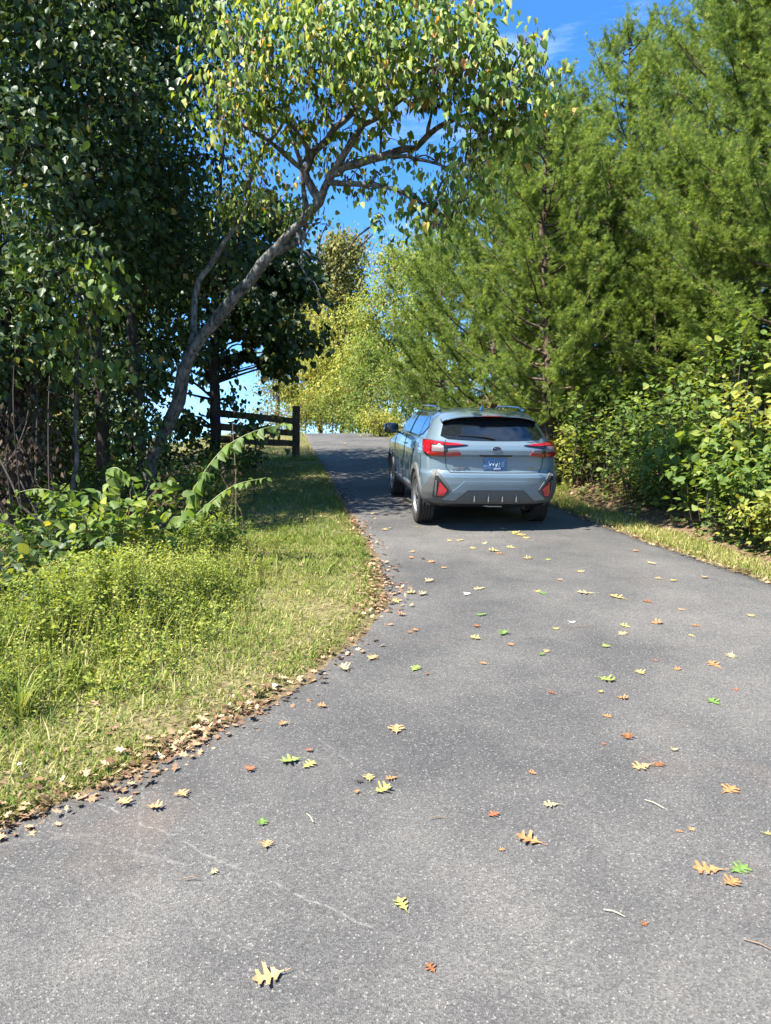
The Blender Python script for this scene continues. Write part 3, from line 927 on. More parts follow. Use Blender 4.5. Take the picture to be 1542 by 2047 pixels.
def build_fence():
    dA, dB = 19.6, 17.0
    A = np.array([(592 - 771) / FPX * dA, dA, 0]); A[2] = gz(A[0], A[1])
    B = np.array([(432 - 771) / FPX * dB, dB, 0]); B[2] = gz(B[0], B[1])
    C = B + (B - A) * 1.05; C[2] = gz(C[0], C[1])
    topA = P(592, 812, dA)[2] - A[2]
    f = empty("rail_fence", A)
    post(A, topA, .185, f); post(B, topA * .93, .17, f)
    ra = [P(585, 843, dA - .03)[2] - A[2], P(585, 858, dA)[2] - A[2] - .12, P(585, 884, dA)[2] - A[2] - .05]
    rb = [P(425, 826, dB)[2] - B[2], P(425, 846, dB)[2] - B[2] - .08, P(425, 874, dB)[2] - B[2] - .05]
    for za, zb in zip(ra, rb):
        plank("rail", (0, -.11, za), B - A + np.array([0, -.11, zb]), .165, .045, f)
    tag(f, "dark weathered three-rail wooden fence ending at a square post beside the drive", "fence")
build_fence()

# ------------------------------------------------------------------ broadleaf trees
def rot_rand(n, rng):
    v = rng.normal(size=(n, 3)); return unit(v)

def crown_leaves(clumps, rng, per=10, twig=.24, shell=.45):
    """clumps: (centre, radius xyz, twig count) -> leaf points, outward vectors, twig centres"""
    Pt, Out, Tw = [], [], []
    for c, r, n in clumps:
        u = rot_rand(n, rng); rad = rng.uniform(0, 1, n) ** shell
        tc = c + u * rad[:, None] * r
        Tw.append((c, tc))
        lp = np.repeat(tc, per, 0) + rng.normal(0, twig, (n * per, 3)) * np.array([1, 1, .7])
        Pt.append(lp); Out.append(np.repeat(u, per, 0))
    return np.concatenate(Pt), np.concatenate(Out), Tw

def limb(p0, p1, r0, r1, rng, sag=.0, n=8):
    mid = (p0 + p1) / 2 + rng.normal(0, .06, 3) * np.linalg.norm(p1 - p0) + np.array([0, 0, sag])
    return smooth_path([p0, mid, p1], n), np.linspace(r0, r1, n)

def tree(name, label, trunk, trad, clumps, mat, tmpl, size, barkmat, seed, per=10, twig=.24, hang=.4, shell=.45, group="woodland trees",
         holes=(), extra=None, limbs=None, yellow=0., twigs_n=5, face=None, cat="tree"):
    """trunk: points; clumps: (centre, radius, twigs)"""
    rng = np.random.default_rng(seed)
    trunk = np.asarray(trunk, float)
    root = empty(name, trunk[0])
    o0 = trunk[0]
    tp = smooth_path(trunk, 26, .012, rng)
    tr = np.interp(np.linspace(0, 1, 26), np.linspace(0, 1, len(trad)), trad)
    tr = tr * (1 + rng.normal(0, .045, 26)); tr[0] *= 1.25
    paths = [(tp - o0, tr)]
    for lp, lr in (limbs or []):
        q = smooth_path(lp, 16, .012, rng); paths.append((q - o0, np.interp(np.linspace(0, 1, 16), np.linspace(0, 1, len(lr)), lr)))
    allp = np.concatenate([p for p, _ in paths]) ; allr = np.concatenate([r for _, r in paths])
    Pt, Out, Tw = crown_leaves(clumps, rng, per, twig, shell)
    thin = []
    for (c, tc) in Tw:
        cc = c - o0
        dd = np.linalg.norm(allp - cc, axis=1) + np.where(allp[:, 2] > cc[2] - .1, 1.2, 0)
        i = int(np.argmin(dd))
        L = np.linalg.norm(allp[i] - cc)
        paths.append(limb(allp[i], cc, min(allr[i] * .6, .012 + .014 * L), .008, rng, .1))
        for t in tc[rng.permutation(len(tc))[:twigs_n]]:
            thin.append(limb(cc + rng.normal(0, .05, 3), t - o0, .009, .003, rng, .03, 4))
    V, F = tubes(paths, 9)
    V = V + rng.normal(0, .004, V.shape)
    link("trunk", np_mesh("trunk", V, F, True), barkmat, root)
    if thin:
        V, F = tubes(thin, 3)
        tw = link("twigs", np_mesh("twigs", V, F, True), barkmat, root); tw["kind"] = "stuff"
    keep = np.ones(len(Pt), bool)
    if len(holes):
        q = proj(Pt)
        for hx, hy, hr in holes:
            keep &= np.hypot(q[:, 0] - hx, q[:, 1] - hy) > hr * rng.uniform(.75, 1.1, len(q))
    Pt, Out = Pt[keep], Out[keep]
    n = len(Pt)
    D = rng.normal(size=(n, 3)) * .55 + Out * .35 + np.array([0, 0, -hang * 2.0])
    N = rng.normal(size=(n, 3)) * .6 + np.array([-.25, -.25, .8]) + Out * .5
    if face is not None: N = N + np.array(face)
    rnd = np.clip(rng.normal(.45, .24, n) + yellow, 0, 1)
    sz = size * rng.uniform(.45, 1.3, n)
    link("crown", leaves("crown", tmpl, Pt - o0, D, N, sz, rnd), mat, root)
    tag(root, label, cat, group)
    return root, Pt, rng

def cl(px, py, d, r, n, flat=1.0):
    r = np.array([r, r, r * flat]) if np.isscalar(r) else np.array(r)
    return (P(px, py, d), r, n)

def scatter(rng, x0, x1, y0, y1, d0, d1, count, r, n, avoid=()):
    out = []
    tries = 0
    while len(out) < count and tries < count * 20:
        tries += 1
        x, y, d = rng.uniform(x0, x1), rng.uniform(y0, y1), rng.uniform(d0, d1)
        if any(math.hypot(x - hx, y - hy) < hr for hx, hy, hr in avoid): continue
        out.append((P(x, y, d), np.array([r, r, r * .8]) * rng.uniform(.75, 1.25), n))
    return out

def ground_under(px, d):
    x = (px - 771) / FPX * d
    return np.array([x, d, float(gz(x, d)) - .08])

# the leaning redbud over the drive
def build_redbud():
    g = ground_under(283, 11.0)
    tr = [g, P(300, 925, 11.0), P(342, 840, 10.9), P(366, 745, 10.8), P(395, 685, 10.7), P(445, 622, 10.5), P(500, 565, 10.3), P(540, 510, 10.1),
          P(590, 460, 9.9), P(640, 405, 9.7), P(656, 355, 9.5), P(700, 295, 9.2), P(730, 250, 9.0), P(775, 222, 8.8), P(850, 150, 8.6), P(900, 60, 8.4)]
    limbs = [
        ([P(385, 690, 10.7), P(388, 620, 10.9), P(402, 552, 11), P(462, 470, 11), P(494, 420, 10.9), P(502, 340, 10.8), P(555, 260, 10.5), P(600, 140, 10.2)], [.055, .045, .035, .016]),
        ([P(655, 360, 9.5), P(690, 335, 9.4), P(770, 312, 9.2), P(830, 290, 9.0), P(900, 240, 8.8), P(1000, 210, 8.6)], [.06, .05, .035, .015]),
        ([P(640, 405, 9.7), P(610, 350, 9.7), P(625, 310, 9.7), P(660, 270, 9.6), P(712, 215, 9.5), P(740, 120, 9.4), P(730, 0, 9.2)], [.06, .05, .04, .02]),
        ([P(540, 510, 10.1), P(600, 480, 10.0), P(610, 430, 10.0), P(606, 360, 10.0), P(580, 250, 9.9), P(540, 120, 9.7)], [.045, .04, .03, .015]),
        ([P(656, 365, 9.5), P(740, 370, 9.2), P(800, 385, 9.0), P(870, 420, 8.9), P(900, 440, 8.8)], [.04, .03, .02, .01]),
        ([P(760, 311, 9.2), P(830, 315, 8.9), P(890, 330, 8.7), P(940, 330, 8.6)], [.03, .02, .015, .008]),
        ([P(590, 462, 9.9), P(604, 490, 9.8), P(606, 540, 9.7), P(635, 575, 9.6), P(640, 620, 9.6)], [.022, .014, .009, .004]),
        ([P(604, 500, 9.8), P(640, 520, 9.7), P(665, 545, 9.6)], [.012, .007, .004]),
    ]
    C = []
    for (x, y, d, r, n) in [
        # the sunlit top
        (480, 60, 9.2, .75, 30), (470, 150, 9.0, .55, 24), (450, 235, 8.8, .35, 12), (560, 40, 9.0, .8, 36), (560, 130, 8.9, .65, 30), (540, 210, 9.0, .5, 16), (500, 200, 8.8, .4, 14),
        (640, 30, 8.7, .8, 40), (650, 120, 8.6, .65, 34), (660, 190, 8.6, .45, 16), (740, 20, 8.5, .8, 44), (750, 110, 8.3, .7, 40), (760, 180, 8.4, .45, 20),
        (840, 20, 8.3, .7, 40), (850, 110, 8.2, .65, 38), (860, 190, 8.3, .45, 18), (930, 50, 8.1, .45, 22), (930, 130, 8.1, .5, 26), (940, 200, 8.2, .4, 18),
        (985, 70, 8.0, .16, 4), (1000, 130, 8.0, .3, 11), (1010, 190, 8.1, .4, 18), (1055, 100, 8.0, .18, 4), (1060, 150, 8.0, .22, 6), (1050, 215, 8.1, .2, 6), (1000, 250, 8.3, .35, 14),
        (600, -70, 9.2, 1.0, 44), (740, -80, 8.8, 1.0, 44), (860, -60, 8.4, .8, 34), (500, -60, 9.6, 1.0, 34),
        # lower, shaded sprays
        (600, 260, 9.7, .5, 18), (700, 260, 9.4, .45, 12), (640, 300, 10, .45, 13), (560, 300, 10.4, .6, 22), (520, 260, 10.4, .6, 24), (770, 265, 9.2, .35, 9),
        (720, 330, 9.6, .3, 9), (700, 370, 9.7, .35, 11), (760, 350, 9.3, .3, 9), (830, 315, 8.8, .28, 9), (890, 300, 8.7, .35, 14), (940, 290, 8.6, .35, 15), (900, 350, 8.7, .3, 12),
        (800, 390, 9.0, .25, 9), (840, 420, 8.9, .3, 13), (890, 400, 8.7, .35, 16), (930, 400, 8.6, .3, 13), (880, 450, 8.7, .25, 9), (760, 440, 8.9, .2, 6), (745, 470, 8.9, .16, 5),
        (640, 445, 9.6, .10, 3), (655, 455, 9.6, .10, 3), (1010, 300, 8.4, .3, 9), (960, 350, 8.5, .25, 9), (980, 250, 8.3, .3, 9),
        (480, 330, 10.8, .5, 18), (470, 420, 11, .5, 18), (540, 380, 10.6, .5, 15), (560, 440, 10.6, .4, 10), (600, 400, 10.3, .35, 9)]:
        C.append((P(x, y, d), np.array([r, r, r * .75]), n))
    C = [(c, rr_, max(2, int(n * (.98 if k < 30 else .55)))) for k, (c, rr_, n) in enumerate(C)]
    holes = [(480, 110, 12), (610, 215, 20), (690, 240, 22), (740, 240, 16), (560, 250, 16), (640, 265, 14), (800, 205, 14), (880, 230, 16), (950, 260, 14), (870, 330, 14), (840, 365, 16), (700, 340, 12), (650, 470, 38), (700, 430, 34), (722, 480, 34), (640, 520, 45), (860, 255, 36), (820, 240, 24), (790, 290, 16), (810, 350, 16), (780, 410, 18), (920, 265, 14), (690, 235, 12), (600, 220, 10), (1020, 60, 26)]
    root, Pt, rng = tree("redbud_tree", "leaning redbud with lichen-grey trunk and sunlit heart-shaped leaves arching over the drive", tr,
                         [.118, .105, .098, .094, .09, .083, .077, .07, .063, .056, .05, .04, .032, .025, .015, .008], C, M_REDBUD, T_FOLD, .092, M_BARK_GREY, 3,
                         per=10, twig=.17, hang=.75, holes=holes, limbs=limbs, yellow=.06, twigs_n=4, face=(-.4, -.5, 0))
    # hanging seed pods
    q = proj(Pt)
    sel = np.where((q[:, 1] > 60) & (q[:, 1] < 460) & (rng.uniform(0, 1, len(q)) < .42 * np.clip(_wob(Pt[:, 0] * 3, Pt[:, 2] * 3) + .5, 0, 1.6)))[0]
    B = Pt[sel] + rng.normal(0, .05, (len(sel), 3))
    B = np.repeat(B, 3, 0) + rng.normal(0, .035, (len(sel) * 3, 3))
    D = rng.normal(0, .16, (len(B), 3)) + np.array([0, 0, -1.])
    pods = link("seed_pods", leaves("seed_pods", T_POD, B - np.array(root.location), D, rng.normal(size=(len(B), 3)), rng.uniform(.06, .10, len(B)), rng.uniform(0, 1, len(B))), M_POD, root)
    pods["kind"] = "stuff"
build_redbud()

# the shaded wood on the left
def wood_left():
    r = np.random.default_rng(21)
    SKY = [(380, 730, 70), (480, 720, 70), (430, 800, 60), (350, 770, 40), (520, 760, 40), (470, 650, 25)]
    # 1: slim tree in front, its trunk bending right
    g = ground_under(205, 10.4)
    tree("broadleaf_tree", "slim shaded tree with bent brown trunk and a low horizontal limb, left wood", [g, P(205, 870, 10.4), P(190, 640, 10.3), P(160, 480, 10.2), P(135, 350, 10.2), P(112, 260, 10.2), P(85, 100, 10.1), P(60, -120, 10)],
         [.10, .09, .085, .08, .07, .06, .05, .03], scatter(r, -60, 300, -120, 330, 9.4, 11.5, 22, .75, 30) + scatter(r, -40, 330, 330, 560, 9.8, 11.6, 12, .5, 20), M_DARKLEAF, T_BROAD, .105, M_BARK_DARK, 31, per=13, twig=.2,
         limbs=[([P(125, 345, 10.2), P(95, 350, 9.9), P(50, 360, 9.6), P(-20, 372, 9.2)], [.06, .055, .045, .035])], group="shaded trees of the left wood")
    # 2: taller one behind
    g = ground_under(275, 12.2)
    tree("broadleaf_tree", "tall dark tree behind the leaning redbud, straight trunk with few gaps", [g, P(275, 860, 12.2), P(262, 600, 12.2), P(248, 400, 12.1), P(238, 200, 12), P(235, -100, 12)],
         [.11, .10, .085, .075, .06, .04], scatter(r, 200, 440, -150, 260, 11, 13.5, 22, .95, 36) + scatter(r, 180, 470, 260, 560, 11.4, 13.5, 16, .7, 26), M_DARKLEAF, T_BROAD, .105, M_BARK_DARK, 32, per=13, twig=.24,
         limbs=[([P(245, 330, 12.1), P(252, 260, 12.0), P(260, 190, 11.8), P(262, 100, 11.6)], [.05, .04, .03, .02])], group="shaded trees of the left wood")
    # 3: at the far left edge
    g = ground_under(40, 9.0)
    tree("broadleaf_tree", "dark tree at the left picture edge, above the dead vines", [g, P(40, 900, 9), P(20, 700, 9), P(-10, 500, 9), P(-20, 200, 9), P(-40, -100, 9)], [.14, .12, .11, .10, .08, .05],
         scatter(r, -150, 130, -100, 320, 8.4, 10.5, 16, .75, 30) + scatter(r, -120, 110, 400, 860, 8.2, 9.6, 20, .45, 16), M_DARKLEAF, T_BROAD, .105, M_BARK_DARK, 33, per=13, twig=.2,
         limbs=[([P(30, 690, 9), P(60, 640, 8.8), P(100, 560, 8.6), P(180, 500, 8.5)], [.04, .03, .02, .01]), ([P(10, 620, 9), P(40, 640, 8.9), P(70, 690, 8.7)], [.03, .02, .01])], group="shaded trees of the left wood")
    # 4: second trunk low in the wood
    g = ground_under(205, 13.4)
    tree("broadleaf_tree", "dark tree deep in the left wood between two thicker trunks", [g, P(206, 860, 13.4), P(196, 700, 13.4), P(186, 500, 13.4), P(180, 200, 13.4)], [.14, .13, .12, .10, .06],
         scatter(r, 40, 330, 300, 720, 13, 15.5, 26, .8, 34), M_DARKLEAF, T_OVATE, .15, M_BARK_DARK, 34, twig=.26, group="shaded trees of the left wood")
    # 5: the dark tree by the fence, against the sky
    g = ground_under(428, 16.2)
    C = scatter(r, 470, 625, 530, 700, 15.6, 17.6, 20, .55, 24) + scatter(r, 500, 600, 690, 745, 15.6, 17, 5, .32, 12) + scatter(r, 300, 480, 480, 640, 15.6, 17.8, 13, .6, 22) + scatter(r, 300, 520, 630, 860, 15, 17.5, 17, .24, 9) + scatter(r, 440, 600, 380, 540, 15.6, 18, 10, .6, 20)
    tree("broadleaf_tree", "straight dark trunk beside the fence with black-green leaves against the sky", [g, P(430, 860, 16.2), P(430, 700, 16.2), P(432, 560, 16.2), P(440, 380, 16.2), P(450, 250, 16.2)], [.13, .115, .11, .09, .06, .03],
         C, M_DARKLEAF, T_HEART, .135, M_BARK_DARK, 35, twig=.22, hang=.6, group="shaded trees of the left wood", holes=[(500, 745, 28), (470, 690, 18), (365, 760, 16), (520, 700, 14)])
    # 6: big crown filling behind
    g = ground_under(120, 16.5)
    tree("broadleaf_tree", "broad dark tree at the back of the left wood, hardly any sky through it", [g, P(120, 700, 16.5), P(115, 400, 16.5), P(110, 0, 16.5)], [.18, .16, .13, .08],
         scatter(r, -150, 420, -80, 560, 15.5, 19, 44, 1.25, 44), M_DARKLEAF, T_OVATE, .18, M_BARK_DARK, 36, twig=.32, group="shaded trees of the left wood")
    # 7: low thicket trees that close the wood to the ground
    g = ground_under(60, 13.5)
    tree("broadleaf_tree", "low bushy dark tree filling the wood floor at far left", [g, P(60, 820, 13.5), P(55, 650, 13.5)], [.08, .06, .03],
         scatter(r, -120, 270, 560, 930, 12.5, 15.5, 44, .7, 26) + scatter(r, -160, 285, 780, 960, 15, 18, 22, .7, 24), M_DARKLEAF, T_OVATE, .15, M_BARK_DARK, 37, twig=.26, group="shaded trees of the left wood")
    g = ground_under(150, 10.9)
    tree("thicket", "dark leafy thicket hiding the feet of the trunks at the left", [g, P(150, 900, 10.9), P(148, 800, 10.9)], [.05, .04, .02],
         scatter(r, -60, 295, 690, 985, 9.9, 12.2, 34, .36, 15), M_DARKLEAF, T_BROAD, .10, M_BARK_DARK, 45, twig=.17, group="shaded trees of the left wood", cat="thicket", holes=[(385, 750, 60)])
    # 8, 9: trees beyond the picture's left edge, they shade the wood
    for k, (x, y, h) in enumerate(((-9.8, 7.2, 9.5), (-11.5, 12.0, 11))):
        g = np.array([x, y, float(gz(x, y)) - .1])
        cs = [(g + np.array([r.normal(0, 1.1), r.normal(0, 1.3), h * r.uniform(.35, 1.0)]), np.array([1.1, 1.1, .9]), 34) for _ in range(26)]
        tree("broadleaf_tree", ["tall dark tree just beyond the left picture edge", "tall dark tree further back beyond the left picture edge"][k], [g, g + np.array([.1, 0, h * .4]), g + np.array([0, .2, h * .9])], [.2, .16, .06],
             cs, M_DARKLEAF, T_OVATE, .19, M_BARK_DARK, 38 + k, per=9, twig=.33, group="shaded trees of the left wood")
    # a lit spray of pale leaves hanging in front of the dark wood
    g = ground_under(150, 9.2)
    tree("sapling", "sapling with pale drooping leaves catching light in front of the dark wood", [g, P(150, 900, 9.2), P(155, 700, 9), P(175, 530, 8.8), P(178, 490, 8.8)], [.035, .03, .022, .015, .01],
         [cl(90, 560, 8.6, .22, 7), cl(150, 590, 8.5, .3, 9), cl(185, 560, 8.6, .22, 7), cl(140, 640, 8.6, .28, 8), cl(205, 600, 8.6, .22, 6), cl(200, 505, 8.6, .2, 5), cl(80, 540, 8.6, .18, 4), cl(190, 740, 8.8, .2, 6), cl(130, 700, 8.7, .3, 7), cl(60, 640, 8.6, .25, 6)],
         M_SHRUB, T_BROAD, .115, M_BARK_GREY, 41, per=8, twig=.13, hang=.8, limbs=[([P(155, 690, 9), P(178, 560, 8.8), P(176, 500, 8.7), P(150, 475, 8.6), P(90, 490, 8.5)], [.018, .014, .01, .005])], group="saplings", cat="sapling")
wood_left()

# autumn trees at the head of the drive
def far_trees():
    r = np.random.default_rng(51)
    def ft(label, px, d, top, bot, half, mat, seed, n=26, rr=1.3, tw=30, lean=0, size=.20, taper=.6, yellow=0.):
        g = ground_under(px, d)
        C = []
        for _ in range(n):
            t = r.uniform(0, 1)
            hw = half * (1 - taper * (1 - t) ** 1.3) if t < .75 else half
            y = top + (bot - top) * t
            C.append((P(px + lean * (1 - t) + r.uniform(-hw, hw), y, d + r.uniform(-1, 1) * hw / FPX * d * .8), np.array([rr, rr, rr * .8]) * r.uniform(.6, 1.1), tw))
        C.append((P(px + lean, top + 8, d), np.array([.5, .5, .7]), 10))
        tree("autumn_tree", label, [g, P(px, bot - 20, d), P(px + lean, (top + bot) / 2, d), P(px + lean, top + 20, d)], [.17, .14, .10, .04], C, mat, T_OVATE, size, M_BARK_GREY, seed, per=11, twig=.36, hang=.35, group="autumn trees at the head of the drive", yellow=yellow)
    ft("tall narrow tree with brownish rounded top against the sky, head of the drive", 684, 47, 478, 800, 58, M_DRYLEAF, 61, 38, 1.5, 48, size=.28, yellow=-.1)
    ft("pale yellow-green tree right of the narrow brownish tree", 790, 41, 505, 820, 85, M_GREENLEAF, 62, 34, 1.4, 34, yellow=.15)
    ft("bright yellow tree at the end of the drive, left of its middle", 640, 44, 640, 850, 60, M_YELLOWLEAF, 63, 26, 1.1, 32)
    ft("golden tree behind the road crest, right of the bright yellow one", 722, 42, 600, 850, 62, M_YELLOWLEAF, 64, 28, 1.1, 32, yellow=-.12)
    ft("dull green tree seen between the redbud trunk and the brownish tree", 590, 52, 520, 820, 55, M_DRYLEAF, 65, 30, 1.5, 40, size=.26, yellow=-.2)
    ft("low grey-green tree behind the fence post, thin against the sky", 555, 43, 715, 845, 45, M_DRYLEAF, 66, 14, .8, 18, size=.17, yellow=-.15)
    ft("green tree above the car's left side, behind the cedars", 860, 36, 470, 830, 75, M_GREENLEAF, 67, 30, 1.2, 34)
    ft("dark green tree in the middle of the far wood, below the pale tree", 742, 37, 690, 860, 45, M_GREENLEAF, 68, 16, .7, 26, size=.16, yellow=-.2)
    # low bushes round the head of the drive
    for k, (px, py, d, w, h, mat, lab) in enumerate([
        (612, 845, 42, 34, 55, M_YELLOWLEAF, "yellow roadside bush just right of the fence post"),
        (665, 848, 40.5, 36, 60, M_GREENLEAF, "green bush at the road crest, left of the dark hollow"),
        (722, 835, 40, 32, 80, M_DRYLEAF, "twiggy brownish bush at the dark hollow beyond the crest"),
        (775, 840, 33, 34, 90, M_GREENLEAF, "green bush at the drive's right edge beyond the car mirror"),
        (812, 800, 28, 36, 100, M_GREENLEAF, "leafy bush behind the car's left mirror"),
        (760, 870, 30, 20, 40, M_YELLOWLEAF, "low pale yellow plant at the far right road edge"),
        (560, 862, 40, 30, 40, M_DRYLEAF, "dry brown bush behind the fence rails")]):
        C = [(P(px + r.uniform(-w, w), py - h + r.uniform(0, 1) * h * 1.15, d + r.uniform(-.6, .6)), np.array([.55, .55, .45]), 16) for _ in range(13)]
        g = ground_under(px, d)
        tree("bush", lab, [g, g + np.array([0, 0, .5]), P(px, py - h * .6, d)], [.05, .04, .02], C, mat, T_OVATE, .12, M_BARK_GREY, 80 + k, per=9, twig=.2, hang=.3, group="bushes at the head of the drive", cat="bush")
far_trees()

# trees behind the camera: the car's rear glass and paint mirror them
def trees_behind():
    r = np.random.default_rng(71)
    for k, (x, y, h, lab) in enumerate(((-7, -26, 9, "tree behind the viewer mirrored at the left of the car's rear window"), (3, -30, 11, "tree behind the viewer mirrored in the middle of the car's rear window"), (12, -24, 10, "tree behind the viewer mirrored at the right of the car's rear window"))):
        g = np.array([x, y, float(gz(x, y)) - .1])
        cs = [(g + np.array([r.normal(0, 1.8), r.normal(0, 1.5), h * r.uniform(.25, 1.0)]), np.array([1.4, 1.4, 1.1]), 26) for _ in range(22)]
        tree("broadleaf_tree", lab, [g, g + np.array([.1, 0, h * .4]), g + np.array([0, .2, h * .9])], [.2, .16, .06], cs, M_GREENLEAF, T_OVATE, .3, M_BARK_DARK, 75 + k, per=7, twig=.45, group="trees behind the viewer")
trees_behind()

# ------------------------------------------------------------------ cedars
_sv, _sf = [], []
for i in range(8):
    a = -1.0 + 2.0 * i / 7
    L = 1.0 - .35 * abs(a); b0 = np.array([0, .10 * (i % 3), 0]); d = np.array([math.sin(a), math.cos(a), .45 * math.sin(i * 2.4)])
    sd = np.array([math.cos(a), -math.sin(a), 0]) * .075
    o = len(_sv)
    _sv += [b0 + d * L * .25 - sd, b0 + d * L * .25 + sd, b0 + d * L]
    _sf += [[o, o + 1, o + 2]]
T_SPRAY = (np.array(_sv), np.array(_sf))

CEDARS = {}
def cedar_mesh(seed, H=8.0, R=2.5, clear=.12, nb=125, dens=1.0):
    """trunk and foliage meshes of one cedar, base at the origin"""
    key = (seed, H, R, clear)
    rng = np.random.default_rng(seed)
    paths = [(smooth_path([[0, 0, -.2], [.05, .03, H * .3], [-.05, .06, H * .65], [.04, 0, H * .98]], 16, .015, rng), np.linspace(.15, .012, 16))]
    Pt, D, S = [], [], []
    for b in range(nb):
        t = clear + (1 - clear) * (b + rng.uniform(0, 1)) / nb
        z = H * t
        env = R * (1 - t) ** .62 * min(1, .55 + (t - clear) * 3.2) * rng.uniform(.62, 1.15) + .12
        az = b * 2.39996 + rng.normal(0, .3)
        up = rng.uniform(.15, .55) + .55 * t
        dirv = np.array([math.cos(az), math.sin(az), up])
        n = 9
        s = np.linspace(0, 1, n)
        pts = np.array([0, 0, z]) + s[:, None] * env * dirv[None] + np.stack([0 * s, 0 * s, -.22 * env * s * (1 - s) * 2 + .1 * env * s ** 3], 1) + np.cumsum(rng.normal(0, .02, (n, 3)), 0)
        paths.append((pts, np.linspace(.02 + .018 * (1 - t), .004, n)))
        m = int((4 + 9.5 * env) * dens)
        for j in range(m):
            q = rng.uniform(.15, 1.0) ** .8
            c = np.array([np.interp(q, s, pts[:, k]) for k in range(3)])
            sd = unit(unit(dirv) * .9 + rng.normal(0, .55, 3) + np.array([0, 0, .12]))
            ln = rng.uniform(.28, .62) * (1.15 - .45 * q) * min(1, .5 + env * .5)
            m2 = int(9 + ln * 36)
            u = np.linspace(.08, 1, m2)
            tw = c + u[:, None] * sd * ln + np.array([0, 0, .16]) * (u ** 2)[:, None] * ln
            Pt.append(tw + rng.normal(0, .022, (m2, 3)))
            D.append(sd + rng.normal(0, .55, (m2, 3)) + np.array([0, 0, .3]))
            S.append(rng.uniform(.055, .105, m2) * (1.15 - .4 * u))
    Pt, D, S = np.concatenate(Pt), np.concatenate(D), np.concatenate(S)
    rad = np.hypot(Pt[:, 0], Pt[:, 1])
    rnd = np.clip(rng.normal(.45, .2, len(Pt)) + .0, 0, 1)
    V, F = tubes(paths, 5)
    wood = np_mesh("cedar_trunk", V, F, True)
    leaf = leaves("cedar_crown", T_SPRAY, Pt, D, rng.normal(size=(len(Pt), 3)), S, rnd)
    wood.materials.append(M_BARK_CEDAR); leaf.materials.append(M_CEDAR)
    return wood, leaf, H

CV = [cedar_mesh(101, 8.0, 2.5, .06, 115), cedar_mesh(102, 8.0, 2.2, .12, 118), cedar_mesh(103, 8.0, 2.9, .04, 105)]

def cedar(label, px, d, top, var, rz, wid=1.0):
    g = ground_under(px, d)
    h = P(px, top, d)[2] - g[2]
    wood, leaf, H = CV[var]
    root = empty("cedar_tree", g)
    k = h / H
    for nm, me in (("trunk", wood), ("crown", leaf)):
        o = link(nm, me, None, root)
        o.scale = (wid, wid, k); o.rotation_euler = (0, 0, rz)
    tag(root, label, "tree", "cedars on the right bank")
    return root

cedar("cedar whose dark forked trunk rises just behind the car", 1092, 13.6, 185, 1, .4, .95)
cedar("cedar with pointed top against the sky, right of the gap", 1255, 16, 70, 0, 1.5, .95)
cedar("tallest cedar, filling the upper right corner", 1495, 12.8, -260, 0, 2.6, 1.0)
cedar("cedar at the right picture edge above the yellowing shrubs", 1590, 11.2, -160, 0, 4.0, .95)
cedar("cedar left of the forked trunk, above the car roof", 985, 17.5, 300, 2, 5.2, .85)
cedar("small far cedar nearest the yellow trees", 885, 23, 430, 2, .9, .85)
cedar("cedar in the second row behind the pointed one", 1365, 20.5, 95, 2, 3.3, 1.1)
cedar("cedar in the second row between the car and the pointed one", 1150, 21, 215, 0, 2.0, 1.05)
cedar("cedar at the back above the car's roof rails", 1045, 27, 300, 0, 4.7, 1.2)
cedar("cedar at the back of the right edge", 1560, 17.5, -100, 2, .2, 1.2)
cedar("shorter cedar low on the bank in front of the tallest one", 1385, 14.0, 330, 2, 5.9, .85)
cedar("low young cedar on the bank at mid right, among the shrubs", 1480, 12.2, 480, 2, 1.2, .7)
cedar("low young cedar beside the pale grey thin trunk", 1285, 13.6, 520, 0, 2.2, .6)
cedar("slim cedar on the bank right of the car, lower than its neighbours", 1215, 14.8, 330, 2, 3.7, .75)

